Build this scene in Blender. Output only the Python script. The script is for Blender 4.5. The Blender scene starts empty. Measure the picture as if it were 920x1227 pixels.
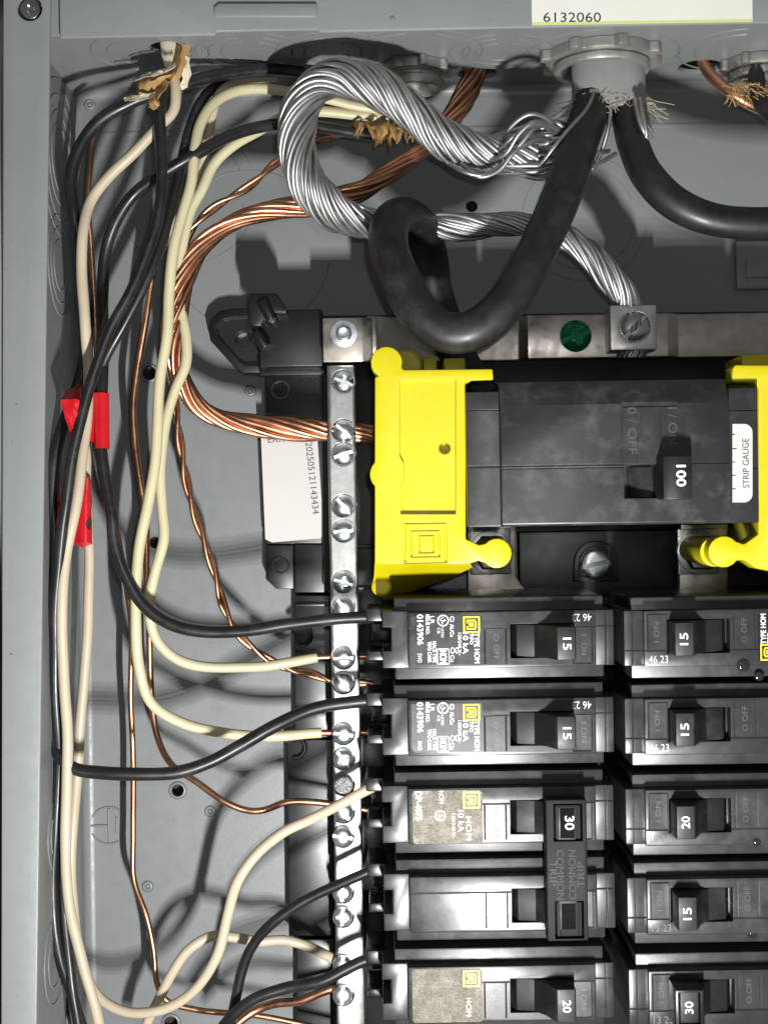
import bpy, bmesh, math, random
from mathutils import Vector, Matrix, Quaternion
random.seed(7)
R = math.radians
SC = bpy.context.scene
COL = SC.collection

# ------------------------------------------------------------------ camera
# local frame used for measuring (mm): x right, y up, h out of the wall towards the viewer
ZB = 475.0            # camera distance to the panel's back sheet
FPX = 1690.0          # focal length in photo pixels (920 x 1227)
ROLL = R(0.9)
W0, H0 = 920.0, 1227.0

def L2W(x, y, h):
    return Vector((x, -h, y)) * 0.001

def P(px, py, h):
    """measured photo position at height h above the back sheet -> (x, y, h) in mm"""
    s = (ZB - h) / FPX
    dx, dy = (px - W0 / 2) * s, -(py - H0 / 2) * s
    c, n = math.cos(-ROLL), math.sin(-ROLL)
    return (dx * c - dy * n, dx * n + dy * c, h)

def mm(px, h):
    return px * (ZB - h) / FPX

cam_d = bpy.data.cameras.new('camera')
cam = bpy.data.objects.new('camera', cam_d)
COL.objects.link(cam)
SC.camera = cam
cam_d.sensor_fit = 'VERTICAL'
cam_d.sensor_height = 36.0
cam_d.lens = FPX / H0 * 36.0
cam_d.clip_start = 0.01
cam_d.clip_end = 20.0
_r = Vector((math.cos(ROLL), 0, -math.sin(ROLL)))
_u = Vector((math.sin(ROLL), 0, math.cos(ROLL)))
_b = Vector((0, -1, 0))
M = Matrix((_r, _u, _b)).transposed().to_4x4()
M.translation = L2W(0, 0, ZB)
cam.matrix_world = M

# ------------------------------------------------------------------ light and exposure
SC.render.engine = 'CYCLES'
SC.cycles.use_denoising = True
SC.cycles.max_bounces = 6
SC.cycles.caustics_reflective = False
SC.cycles.caustics_refractive = False
SC.view_settings.view_transform = 'Standard'
SC.view_settings.look = 'None'
SC.view_settings.gamma = 1.0
SC.view_settings.use_curve_mapping = False
SC.view_settings.exposure = 0.06
world = bpy.data.worlds.new('World')
SC.world = world
world.use_nodes = True
wb = world.node_tree.nodes['Background']
wb.inputs['Color'].default_value = (0.95, 0.97, 1.0, 1)
wb.inputs['Strength'].default_value = 0.14

def lamp(name, x, y, h, tx, ty, th, power, size, size_y=None, color=(1, 1, 1), shape='DISK'):
    d = bpy.data.lights.new(name, 'AREA')
    d.shape = shape
    d.size = size * 0.001
    if size_y:
        d.size_y = size_y * 0.001
    d.energy = power
    d.color = color
    o = bpy.data.objects.new(name, d)
    COL.objects.link(o)
    p, t = L2W(x, y, h), L2W(tx, ty, th)
    o.location = p
    o.rotation_euler = (t - p).to_track_quat('-Z', 'Y').to_euler()
    return o

# hand torch held low in front of the panel, and a tall strip work lamp further off
# a small torch with a column of five emitters held low, and the phone's own flash beside the lens
for k in range(5):
    lamp('torch_lamp', 30, -182 + (k - 2) * 9.5, 345, 20, 200, 20, 0.46, 6, color=(1.0, 0.99, 0.97))
lamp('flash_lamp', 12, 16, 476, 0, 0, 20, 0.15, 7, color=(0.98, 0.99, 1.0))

# ------------------------------------------------------------------ materials
def nodes_of(m):
    m.use_nodes = True
    nt = m.node_tree
    return nt, nt.nodes['Principled BSDF']

def mat(name, color, rough=0.5, metal=0.0, spec=0.5, var=0.0, vscale=60.0, dust=0.0, bump=0.0, bscale=400.0,
        rvar=0.0, bevel=0.0, coat=0.0, specks=0.0, dust_col=(0.32, 0.31, 0.30, 1), emis=None):
    m = bpy.data.materials.new(name)
    nt, b = nodes_of(m)
    N, Lk = nt.nodes, nt.links
    b.inputs['Roughness'].default_value = rough
    b.inputs['Metallic'].default_value = metal
    b.inputs['Specular IOR Level'].default_value = spec
    b.inputs['Coat Weight'].default_value = coat
    b.inputs['Coat Roughness'].default_value = 0.12
    col = (*color, 1)
    b.inputs['Base Color'].default_value = col
    tc = N.new('ShaderNodeTexCoord')
    geo = N.new('ShaderNodeNewGeometry')
    cur = None
    if var > 0:
        nz = N.new('ShaderNodeTexNoise')
        nz.inputs['Scale'].default_value = vscale
        nz.inputs['Detail'].default_value = 5
        Lk.new(geo.outputs['Position'], nz.inputs['Vector'])
        mp = N.new('ShaderNodeMapRange')
        mp.inputs['From Min'].default_value = 0.3
        mp.inputs['From Max'].default_value = 0.7
        mp.inputs['To Min'].default_value = 1 - var
        mp.inputs['To Max'].default_value = 1 + var
        Lk.new(nz.outputs['Fac'], mp.inputs['Value'])
        hv = N.new('ShaderNodeHueSaturation')
        hv.inputs['Color'].default_value = col
        Lk.new(mp.outputs['Result'], hv.inputs['Value'])
        cur = hv.outputs['Color']
    if dust > 0:
        nz = N.new('ShaderNodeTexNoise')
        nz.inputs['Scale'].default_value = 90.0
        nz.inputs['Detail'].default_value = 9
        nz.inputs['Roughness'].default_value = 0.72
        Lk.new(geo.outputs['Position'], nz.inputs['Vector'])
        mp = N.new('ShaderNodeMapRange')
        mp.inputs['From Min'].default_value = 0.5
        mp.inputs['From Max'].default_value = 0.8
        mp.inputs['To Min'].default_value = 0.0
        mp.inputs['To Max'].default_value = dust
        Lk.new(nz.outputs['Fac'], mp.inputs['Value'])
        mx = N.new('ShaderNodeMix')
        mx.data_type = 'RGBA'
        mx.inputs['B'].default_value = dust_col
        Lk.new(mp.outputs['Result'], mx.inputs['Factor'])
        if cur is not None:
            Lk.new(cur, mx.inputs['A'])
        else:
            mx.inputs['A'].default_value = col
        cur = mx.outputs['Result']
    if specks > 0:
        for sc, lo, hi, c2 in ((1400.0, 0.76, 0.79, (0.62, 0.62, 0.60, 1)), (700.0, 0.755, 0.78, (0.07, 0.07, 0.07, 1))):
            nz = N.new('ShaderNodeTexNoise')
            nz.inputs['Scale'].default_value = sc
            nz.inputs['Detail'].default_value = 2
            Lk.new(geo.outputs['Position'], nz.inputs['Vector'])
            mp = N.new('ShaderNodeMapRange')
            mp.inputs['From Min'].default_value = lo
            mp.inputs['From Max'].default_value = hi
            mp.inputs['To Max'].default_value = specks
            Lk.new(nz.outputs['Fac'], mp.inputs['Value'])
            mx = N.new('ShaderNodeMix')
            mx.data_type = 'RGBA'
            mx.inputs['B'].default_value = c2
            Lk.new(mp.outputs['Result'], mx.inputs['Factor'])
            Lk.new(cur, mx.inputs['A']) if cur is not None else None
            cur = mx.outputs['Result']
    if cur is not None:
        Lk.new(cur, b.inputs['Base Color'])
    if rvar > 0:
        nz = N.new('ShaderNodeTexNoise')
        nz.inputs['Scale'].default_value = 220.0
        nz.inputs['Detail'].default_value = 6
        Lk.new(geo.outputs['Position'], nz.inputs['Vector'])
        mp = N.new('ShaderNodeMapRange')
        mp.inputs['From Min'].default_value = 0.3
        mp.inputs['From Max'].default_value = 0.7
        mp.inputs['To Min'].default_value = max(0.02, rough - rvar)
        mp.inputs['To Max'].default_value = min(1, rough + rvar)
        Lk.new(nz.outputs['Fac'], mp.inputs['Value'])
        Lk.new(mp.outputs['Result'], b.inputs['Roughness'])
    nrm = None
    if bevel > 0:
        bv = N.new('ShaderNodeBevel')
        bv.samples = 4
        bv.inputs['Radius'].default_value = bevel * 0.001
        nrm = bv.outputs['Normal']
    if bump > 0:
        nz = N.new('ShaderNodeTexNoise')
        nz.inputs['Scale'].default_value = bscale
        nz.inputs['Detail'].default_value = 4
        Lk.new(geo.outputs['Position'], nz.inputs['Vector'])
        bp = N.new('ShaderNodeBump')
        bp.inputs['Strength'].default_value = bump
        bp.inputs['Distance'].default_value = 0.0004
        Lk.new(nz.outputs['Fac'], bp.inputs['Height'])
        if nrm is not None:
            Lk.new(nrm, bp.inputs['Normal'])
        nrm = bp.outputs['Normal']
    if nrm is not None:
        Lk.new(nrm, b.inputs['Normal'])
    return m

GREY = mat('grey_enamel', (0.220, 0.234, 0.236), 0.38, spec=0.5, var=0.05, vscale=25, bump=0.08, bscale=900, rvar=0.08, dust=0.12, bevel=0.5, specks=0.6)
BLACK = mat('black_moulded_plastic', (0.008, 0.008, 0.009), 0.30, spec=0.5, dust=0.04, rvar=0.08, bump=0.05, bscale=700, bevel=0.35)
BASEBLK = mat('black_base_plastic', (0.006, 0.006, 0.008), 0.36, spec=0.6, dust=0.01, rvar=0.03, bump=0.02, bscale=200, bevel=0.4)
CASE = mat('breaker_case_plastic', (0.028, 0.028, 0.029), 0.30, spec=0.45, var=0.15, vscale=200, dust=0.16, rvar=0.05, bump=0.03, bscale=500, bevel=0.22)
HANDLE = mat('breaker_handle_plastic', (0.010, 0.010, 0.010), 0.46, spec=0.4, dust=0.12, rvar=0.08, bevel=0.3)
YELLOW = mat('yellow_plastic', (0.60, 0.515, 0.004), 0.40, spec=0.45, var=0.05, vscale=60, dust=0.10, rvar=0.1, bump=0.08, bscale=600, bevel=0.5, dust_col=(0.42, 0.38, 0.16, 1))
ALU = mat('aluminium_bar', (0.38, 0.38, 0.37), 0.36, metal=1, var=0.12, vscale=300, rvar=0.06, bump=0.10, bscale=600, bevel=0.4)
TIN = mat('tinned_strap', (0.52, 0.475, 0.42), 0.36, metal=1, var=0.12, vscale=260, rvar=0.12, bump=0.12, bscale=250, bevel=0.4)
ALWIRE = mat('aluminium_strand', (0.46, 0.455, 0.45), 0.50, metal=1, var=0.10, vscale=200, rvar=0.08)
COPPER = mat('bare_copper', (0.62, 0.31, 0.19), 0.34, metal=1, var=0.16, vscale=150, rvar=0.1)
COPPER_D = mat('dull_copper', (0.52, 0.28, 0.17), 0.36, metal=1, var=0.2, vscale=120, rvar=0.1)
ZINC = mat('zinc_screw', (0.80, 0.85, 0.88), 0.33, metal=1, rvar=0.1, var=0.1, vscale=400, bevel=0.15)
LUGM = mat('bright_lug', (0.62, 0.60, 0.57), 0.34, metal=0.9, var=0.12, vscale=260, rvar=0.08, bump=0.10, bscale=300, bevel=0.4)
STEEL = mat('plated_nut', (0.42, 0.42, 0.42), 0.28, metal=1, rvar=0.1, var=0.1, vscale=300, bevel=0.3)
CASTZ = mat('cast_zinc', (0.42, 0.415, 0.385), 0.46, metal=0.7, var=0.22, vscale=180, dust=0.3, rvar=0.14, bump=0.55, bscale=230, bevel=0.5)
CREAM = mat('cream_insulation', (0.60, 0.545, 0.345), 0.36, spec=0.5, var=0.05, vscale=90, rvar=0.06)
IVORY = mat('ivory_insulation', (0.56, 0.475, 0.345), 0.38, spec=0.5, var=0.05, vscale=90, rvar=0.06)
MATTE = mat('matte_black_plastic', (0.006, 0.006, 0.006), 0.62, spec=0.25, dust=0.05, bevel=0.3)
SCUFF = mat('scuffed_case_plastic', (0.024, 0.024, 0.025), 0.34, spec=0.55, var=0.15, vscale=150, dust=0.20, rvar=0.05, bump=0.05, bscale=400, bevel=0.22, dust_col=(0.40, 0.40, 0.39, 1))
BLKWIRE = mat('black_insulation', (0.012, 0.012, 0.013), 0.36, spec=0.55, var=0.2, vscale=150, dust=0.12, rvar=0.08)
BLKCABLE = mat('black_cable_insulation', (0.013, 0.012, 0.012), 0.46, spec=0.5, var=0.25, vscale=110, dust=0.10, rvar=0.10, bump=0.05, bscale=140)
GREEN = mat('green_screw', (0.015, 0.26, 0.13), 0.18, metal=0.5, bevel=0.3, rvar=0.08)
RED = mat('red_vinyl_tape', (0.56, 0.010, 0.018), 0.28, spec=0.5, var=0.12, vscale=150, bump=0.55, bscale=130)
KRAFT = mat('kraft_paper', (0.46, 0.28, 0.11), 0.8, var=0.25, vscale=120, bump=0.3, bscale=300)
SHEATH = mat('cream_sheath', (0.74, 0.66, 0.50), 0.5, var=0.06, vscale=80)
PVC = mat('grey_cable_jacket', (0.27, 0.265, 0.26), 0.5, var=0.1, vscale=120, dust=0.3, bump=0.1, bscale=250)
FIBRE = mat('pale_fibre', (0.56, 0.50, 0.41), 0.8)
PAPER = mat('white_label', (0.62, 0.59, 0.575), 0.55, var=0.02)
PAPERC = mat('pale_label', (0.78, 0.77, 0.70), 0.5, var=0.02)
LIME = mat('lime_edge', (0.62, 0.68, 0.22), 0.5)
INK = mat('black_ink', (0.02, 0.02, 0.02), 0.5)
WHITE = mat('white_ink', (0.82, 0.82, 0.82), 0.5)
GREYINK = mat('grey_ink', (0.60, 0.60, 0.60), 0.5)
FAINT = mat('faint_ink', (0.13, 0.13, 0.13), 0.5)
MOULD = mat('moulded_lettering', (0.075, 0.075, 0.078), 0.42)
YINK = mat('yellow_ink', (0.80, 0.66, 0.01), 0.5)
STK = mat('black_label', (0.008, 0.008, 0.009), 0.35, spec=0.5, rvar=0.08)
FOIL = mat('foil_label', (0.135, 0.118, 0.092), 0.55, metal=0.15, var=0.5, vscale=2200, rvar=0.1, bump=0.3, bscale=2200)
FOILINK = mat('foil_ink', (0.70, 0.66, 0.58), 0.5)
WOOD = mat('dark_brown_wall', (0.035, 0.024, 0.016), 0.7, var=0.3, vscale=30, bump=0.3, bscale=120)

# ------------------------------------------------------------------ mesh builder (mm, local frame)
class MB:
    def __init__(s):
        s.v, s.f, s.mi = [], [], []
        s.m = 0
    def add(s, vs, fs):
        o = len(s.v)
        s.v += [tuple(v) for v in vs]
        s.f += [tuple(i + o for i in f) for f in fs]
        s.mi += [s.m] * len(fs)
        return s
    def box(s, x0, y0, x1, y1, h0, h1):
        x0, x1 = sorted((x0, x1)); y0, y1 = sorted((y0, y1)); h0, h1 = sorted((h0, h1))
        v = [(x, y, h) for h in (h0, h1) for y in (y0, y1) for x in (x0, x1)]
        return s.add(v, [(0, 2, 3, 1), (4, 5, 7, 6), (0, 1, 5, 4), (2, 6, 7, 3), (0, 4, 6, 2), (1, 3, 7, 5)])
    def prism(s, poly, h0, h1, top=None):
        """polygon (x,y) mm, counter-clockwise or not; extruded h0..h1; optional different top outline"""
        a = sum(poly[i][0] * poly[(i + 1) % len(poly)][1] - poly[(i + 1) % len(poly)][0] * poly[i][1] for i in range(len(poly)))
        if a < 0:
            poly = poly[::-1]
            top = top[::-1] if top else None
        t = top or poly
        n = len(poly)
        v = [(x, y, h0) for x, y in poly] + [(x, y, h1) for x, y in t]
        f = [tuple(range(n - 1, -1, -1)), tuple(range(n, 2 * n))]
        f += [(i, (i + 1) % n, n + (i + 1) % n, n + i) for i in range(n)]
        return s.add(v, f)
    def xprism(s, prof, y0, y1):
        """profile of (x,h) extruded along y"""
        a = sum(prof[i][0] * prof[(i + 1) % len(prof)][1] - prof[(i + 1) % len(prof)][0] * prof[i][1] for i in range(len(prof)))
        if a < 0: prof = prof[::-1]
        y0, y1 = sorted((y0, y1))
        n = len(prof)
        v = [(x, y0, h) for x, h in prof] + [(x, y1, h) for x, h in prof]
        f = [tuple(range(n)), tuple(range(2 * n - 1, n - 1, -1))]
        f += [((i + 1) % n, i, n + i, n + (i + 1) % n) for i in range(n)]
        return s.add(v, f)
    def lathe(s, prof, c, axis='h', n=24, ph=0.0):
        """profile [(r, t)] turned about an axis through c; closed at ends when r == 0"""
        ax = {'h': (Vector((1, 0, 0)), Vector((0, 1, 0)), Vector((0, 0, 1))),
              'y': (Vector((0, 0, 1)), Vector((1, 0, 0)), Vector((0, 1, 0))),
              'x': (Vector((0, 1, 0)), Vector((0, 0, 1)), Vector((1, 0, 0)))}[axis]
        c = Vector(c)
        v, f = [], []
        for r, t in prof:
            for k in range(n):
                a = ph + 2 * math.pi * k / n
                v.append(c + ax[0] * r * math.cos(a) + ax[1] * r * math.sin(a) + ax[2] * t)
        for i in range(len(prof) - 1):
            for k in range(n):
                a, b = i * n + k, i * n + (k + 1) % n
                f.append((a, b, b + n, a + n))
        if prof[0][0] > 1e-6: f.append(tuple(range(n - 1, -1, -1)))
        if prof[-1][0] > 1e-6: f.append(tuple((len(prof) - 1) * n + k for k in range(n)))
        return s.add(v, f)
    def ring(s, prof, c, axis='h', n=32):
        """closed profile loop turned: a torus-like solid"""
        k0 = len(s.f)
        s.lathe(prof + [prof[0]], c, axis, n)
        # drop the two end caps
        s.f = [f for i, f in enumerate(s.f) if i < k0 or len(f) == 4]
        s.mi = s.mi[:len(s.f)]
        return s
    def tube(s, pts, rad, n=10, caps=True):
        """pts: list of Vectors (mm), rad: number or list"""
        fr = frames(pts)
        v, f = [], []
        for i, (p, (t, a, b)) in enumerate(zip(pts, fr)):
            r = rad[i] if isinstance(rad, (list, tuple)) else rad
            for k in range(n):
                an = 2 * math.pi * k / n
                v.append(p + a * (r * math.cos(an)) + b * (r * math.sin(an)))
        for i in range(len(pts) - 1):
            for k in range(n):
                q, w = i * n + k, i * n + (k + 1) % n
                f.append((q, w, w + n, q + n))
        if caps:
            f.append(tuple(range(n - 1, -1, -1)))
            f.append(tuple((len(pts) - 1) * n + k for k in range(n)))
        return s.add(v, f)
    def mesh(s, name, mats, origin=(0, 0, 0), sharp=35, bevel=0.0, segs=2, recalc=True):
        me = bpy.data.meshes.new(name)
        o = origin
        me.from_pydata([L2W(x - o[0], y - o[1], h - o[2]) for x, y, h in s.v], [], s.f)
        mats = mats if isinstance(mats, (list, tuple)) else [mats]
        for m in mats: me.materials.append(m)
        if len(mats) > 1: me.polygons.foreach_set('material_index', s.mi)
        finish(me, sharp, bevel, segs, recalc)
        return me

def finish(me, sharp=35, bevel=0.0, segs=2, recalc=True):
    bm = bmesh.new()
    bm.from_mesh(me)
    bmesh.ops.remove_doubles(bm, verts=bm.verts, dist=1e-7)
    if recalc: bmesh.ops.recalc_face_normals(bm, faces=bm.faces)
    if bevel > 0:
        es = [e for e in bm.edges if len(e.link_faces) == 2 and e.calc_face_angle(0) > R(40)]
        bmesh.ops.bevel(bm, geom=es, offset=bevel * 0.001, segments=segs, profile=0.6, affect='EDGES', clamp_overlap=True)
    bm.to_mesh(me)
    bm.free()
    me.polygons.foreach_set('use_smooth', [True] * len(me.polygons))
    me.set_sharp_from_angle(angle=R(sharp))
    me.update()

def frames(pts):
    n = len(pts)
    T = []
    for i in range(n):
        t = pts[min(i + 1, n - 1)] - pts[max(i - 1, 0)]
        T.append(t.normalized() if t.length > 1e-9 else Vector((1, 0, 0)))
    a = Vector((0, 0, 1)) if abs(T[0].z) < 0.9 else Vector((1, 0, 0))
    a = (a - T[0] * a.dot(T[0])).normalized()
    out = []
    for i in range(n):
        if i:
            q = T[i - 1].rotation_difference(T[i])
            a = q @ a
            a = (a - T[i] * a.dot(T[i])).normalized()
        out.append((T[i], a, T[i].cross(a)))
    return out

def spline(ctrl, step=2.0):
    """centripetal Catmull-Rom through Vectors, resampled evenly (mm)"""
    c = [Vector(p) for p in ctrl]
    c = [c[0] * 2 - c[1]] + c + [c[-1] * 2 - c[-2]]
    raw = []
    for i in range(1, len(c) - 2):
        p0, p1, p2, p3 = c[i - 1], c[i], c[i + 1], c[i + 2]
        t0 = 0.0
        t1 = t0 + max((p1 - p0).length, 1e-4) ** 0.5
        t2 = t1 + max((p2 - p1).length, 1e-4) ** 0.5
        t3 = t2 + max((p3 - p2).length, 1e-4) ** 0.5
        for k in range(14):
            t = t1 + (t2 - t1) * k / 14
            A1 = p0 * ((t1 - t) / (t1 - t0)) + p1 * ((t - t0) / (t1 - t0))
            A2 = p1 * ((t2 - t) / (t2 - t1)) + p2 * ((t - t1) / (t2 - t1))
            A3 = p2 * ((t3 - t) / (t3 - t2)) + p3 * ((t - t2) / (t3 - t2))
            B1 = A1 * ((t2 - t) / (t2 - t0)) + A2 * ((t - t0) / (t2 - t0))
            B2 = A2 * ((t3 - t) / (t3 - t1)) + A3 * ((t - t1) / (t3 - t1))
            raw.append(B1 * ((t2 - t) / (t2 - t1)) + B2 * ((t - t1) / (t2 - t1)))
    raw.append(c[-2])
    out, acc = [raw[0]], 0.0
    for a, b in zip(raw, raw[1:]):
        d = (b - a).length
        while acc + d >= step:
            f = (step - acc) / d
            a = a + (b - a) * f
            out.append(a.copy())
            d = (b - a).length
            acc = 0.0
        acc += d
    out.append(raw[-1])
    return out

def path(px, step=2.0):
    """px: list of (photo x, photo y, height mm)"""
    return spline([P(*q) for q in px], step)

def smooth_rand(n, amp, seed, every=8):
    rnd = random.Random(seed)
    m = n // every + 3
    c = [rnd.uniform(-amp, amp) for _ in range(m)]
    out = []
    for i in range(n):
        k, t = divmod(i / every, 1.0)
        k = int(k)
        t = t * t * (3 - 2 * t)
        out.append(c[k] * (1 - t) + c[k + 1] * t)
    return out

# ------------------------------------------------------------------ objects
def thing(name, label, cat, at=(0, 0, 0), group=None):
    o = bpy.data.objects.new(name, None)
    o.empty_display_size = 0.01
    COL.objects.link(o)
    o.location = L2W(*at)
    o['label'] = label
    o['category'] = cat
    if group: o['group'] = group
    o['_at'] = at
    return o

def origin_of(par):
    while par is not None and '_at' not in par.keys():
        par = par.parent
    return tuple(par['_at']) if par is not None else (0, 0, 0)

def link(name, me, parent=None):
    o = bpy.data.objects.new(name, me)
    COL.objects.link(o)
    if parent is not None: o.parent = parent
    return o

def part(name, mb, mats, parent, **kw):
    return link(name, mb.mesh(name, mats, origin_of(parent), **kw), parent)

def solo(name, mb, mats, label, cat, group=None, at=(0, 0, 0), **kw):
    o = link(name, mb.mesh(name, mats, at, **kw))
    o.location = L2W(*at)
    o['label'] = label; o['category'] = cat
    if group: o['group'] = group
    return o

def structure(name, mb, mats, **kw):
    o = link(name, mb.mesh(name, mats, **kw))
    o['kind'] = 'structure'
    return o

def boolean(me, cutter, keep_mat=True, op='DIFFERENCE', sharp=35, bevel=0.0):
    a = bpy.data.objects.new('tmp_a', me); b = bpy.data.objects.new('tmp_b', cutter)
    COL.objects.link(a); COL.objects.link(b)
    md = a.modifiers.new('b', 'BOOLEAN')
    md.object = b; md.operation = op; md.solver = 'EXACT'; md.use_self = True
    bpy.context.view_layer.update()
    dg = bpy.context.evaluated_depsgraph_get()
    out = bpy.data.meshes.new_from_object(a.evaluated_get(dg))
    bpy.data.objects.remove(a); bpy.data.objects.remove(b)
    finish(out, sharp, bevel, 2, False)
    return out

_txt = {}
def text_verts(s, size, spacing=1.0):
    """flat letters of height ~size mm, centred at 0; returns verts, faces"""
    key = (s, spacing)
    if key not in _txt:
        cu = bpy.data.curves.new('t', 'FONT')
        cu.body = s
        cu.size = 1.0
        cu.resolution_u = 3
        cu.space_character = spacing
        cu.align_x = 'CENTER'; cu.align_y = 'CENTER'
        o = bpy.data.objects.new('t', cu)
        COL.objects.link(o)
        bpy.context.view_layer.update()
        dg = bpy.context.evaluated_depsgraph_get()
        me = bpy.data.meshes.new_from_object(o.evaluated_get(dg))
        vs = [(v.co.x, v.co.y) for v in me.vertices]
        fs = [tuple(p.vertices) for p in me.polygons]
        x0, x1 = min(v[0] for v in vs), max(v[0] for v in vs)
        y0, y1 = min(v[1] for v in vs), max(v[1] for v in vs)
        vs = [(a - (x0 + x1) / 2, b - (y0 + y1) / 2) for a, b in vs]
        _txt[key] = (vs, fs, x1 - x0, y1 - y0)
        bpy.data.objects.remove(o); bpy.data.meshes.remove(me); bpy.data.curves.remove(cu)
    return _txt[key]

def put_text(mb, s, c, rot, length=None, height=None, bold=0.0, depth=0.0, slope=None):
    """letters on the plane at height c[2]; rot degrees counter-clockwise; length along the line and height in mm"""
    vs, fs, w, hh = text_verts(s, 1.0)
    sx = length / w if length else None
    sy = height / hh if height else None
    sx = sx or sy; sy = sy or sx
    ca, sa = math.cos(R(rot)), math.sin(R(rot))
    offs = [(0, 0)] if bold <= 0 else [(-bold, 0), (bold, 0), (0, bold), (0, -bold)]
    for i, (ox, oy) in enumerate(offs):
        out = []
        for x, y in vs:
            X, Y = x * sx + ox, y * sy + oy
            gx, gy = c[0] + X * ca - Y * sa, c[1] + X * sa + Y * ca
            out.append((gx, gy, c[2] + i * 0.004))
        mb.add(out, fs)
    return mb

# ================================================================== SETTING
wall = MB().box(-700, -600, 700, 700, -9, -6)
structure('wall', wall, WOOD)

# ================================================================== PANEL BOX
XL, YT, D = -102.3, 142.8, 95.0
def Ptop(px, py):
    """photo position lying on the underside of the top panel"""
    q = P(px, py, 0)
    h = ZB * (1 - YT / q[1])
    return (q[0] * (ZB - h) / ZB, YT, h)
def Pside(px, py):
    q = P(px, py, 0)
    h = ZB * (1 - XL / q[0])
    return (XL, q[1] * (ZB - h) / ZB, h)
box_t = thing('panel_box', 'open grey steel panel box with inward flanges, knockouts and ground symbol', 'electrical box', (0, 0, 0))
def cyl_cut(mb, px, py, h0, h1, rpx, n=20):
    p = P(px, py, 0)
    mb.lathe([(mm(rpx, 0), h0), (mm(rpx, 0), h1)], (p[0], p[1], 0), 'h', n)
bk = MB().box(XL - 1.2, -260, 260, YT + 1.2, -1.4, 0)
cut = MB()
for px, py, r in ((565, 247, 7), (179, 447, 8), (213, 947, 7), (627, 1213, 8), (186, 650, 7), (205, 1226, 8)):
    cyl_cut(cut, px, py, -5, 5, r)
me = boolean(bk.mesh('back_panel', GREY), cut.mesh('c', GREY))
back = link('back_panel', me, box_t)
def quadstrip(mb, rows):
    n = len(rows[0])
    v = [p for r in rows for p in r]
    f = []
    for i in range(len(rows) - 1):
        for k in range(n - 1):
            f.append((i * n + k, i * n + k + 1, (i + 1) * n + k + 1, (i + 1) * n + k))
    mb.add(v, f)
YLO, YHI, XHI = -260, YT, 260
part('side_panel', MB().box(XL - 1.4, YLO, XL, YT + 1.4, -1.4, D - 1.5), GREY, box_t)
# rounded fold between back sheet and side sheet
rr = 3.2
prof = [(rr * (1 - math.sin(a)), rr * (1 - math.cos(a))) for a in [R(x) for x in (0, 15, 30, 45, 60, 75, 90)]]
fold = MB(); quadstrip(fold, [[(XL + 0.03 + u, y, 0.03 + h) for u, h in prof] for y in (YLO, 0, YT - 0.1)])
part('side_fold', fold, GREY, box_t, recalc=False, sharp=80)
fold = MB(); quadstrip(fold, [[(x, YT - 0.04 - u, 0.04 + h) for u, h in prof] for x in (XL + 0.1, 0, XHI)])
part('top_fold', fold, GREY, box_t, recalc=False, sharp=80)
# side flange: turned inwards at the front, its inner edge drifting a little
def fx(py): return 61 - 17 * min(max(py / 1227.0, -0.2), 1.3)
pts_in = [P(fx(py), py, D)[:2] for py in (-110, 0, 300, 600, 900, 1227, 1400)]
pts_out = [P(4 - 0.002 * py, py, D)[:2] for py in (1400, 1227, 900, 600, 300, 0, -110)]
fl_ = MB().prism(pts_in + pts_out, D - 1.5, D)
cut = MB(); c = P(36, 10, D); cut.lathe([(3.4, D - 5), (3.4, D + 5)], (c[0], c[1], 0), 'h', 24)
flm = boolean(fl_.mesh('side_flange', GREY, bevel=0.5), cut.mesh('c', GREY), bevel=0.0)
side_fl = link('side_flange', flm, box_t)
m_ = MB().lathe([(3.0, -2.6), (3.0, -1.2), (2.6, -0.5), (1.2, -0.4), (1.0, -1.2), (0, -1.3)], (c[0], c[1], D), 'h', 20)
part('rim_screw', m_, STEEL, box_t)
m_ = MB(); seam(m_, (c[0] + 1.6, c[1] - 2.0, D), 6.0, 'h', 0.16, 250, 370) if False else None
# top panel with its cable holes
tp = MB().box(XL - 1.4, YT, XHI, YT + 1.4, 0.0, D - 1.5)
cut = MB()
for px, py, rr_ in ((572, 88, 6.5), (838, 80, 7.0), (205, 58, 6.5)):
    q = Ptop(px, py)
    cut.lathe([(rr_, -6), (rr_, 6)], (q[0], YT, q[2]), 'y', 20)
link('top_panel', boolean(tp.mesh('top_panel', GREY), cut.mesh('c', GREY)), box_t)
# top flange, turned inwards; its left end stops short of the side flange
def ty(px): return 45.5 - 17.5 * (px - 72) / 848.0
low = [P(px, ty(px), D)[:2] for px in (72, 258)] + [P(260, ty(258) - 4, D)[:2], P(380, ty(380) - 4, D)[:2]] + [P(px, ty(px) - 1, D)[:2] for px in (383, 640, 920, 1300)]
low = [(x, y) for x, y in low]
up = [(low[-1][0], YT + 12), (low[0][0], YT + 12)]
part('top_flange', MB().prism(low + up, D - 1.5, D - 0.02), GREY, box_t, bevel=0.5)
a = P(57, 60, D - 1.6); b = P(96, -60, D - 1.6)
part('corner_tab', MB().box(a[0], P(60, 40, D)[1], b[0], YT + 10, D - 3.0, D - 1.7), GREY, box_t)
# pressed slot in the top flange
a, b = P(258, 13, D), P(380, 13, D)
part('pressed_slot', MB().prism([(a[0], a[1] - 1.9), (b[0], b[1] - 1.9), (b[0], b[1] + 1.9), (a[0] + 1.0, a[1] + 1.9), (a[0] - 0.4, a[1] + 0.8), (a[0] - 0.4, a[1] - 0.8)], D - 0.2, D + 0.7), GREY, box_t, bevel=0.6)
for px, py in ((470, 22), (330, 6)):
    c = P(px, py, D)
    part('rivet_mark', MB().lathe([(0.75, 0), (0.6, 0.15), (0, 0.18)], (c[0], c[1], D - 0.02), 'h', 12), GREY, box_t)

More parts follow.
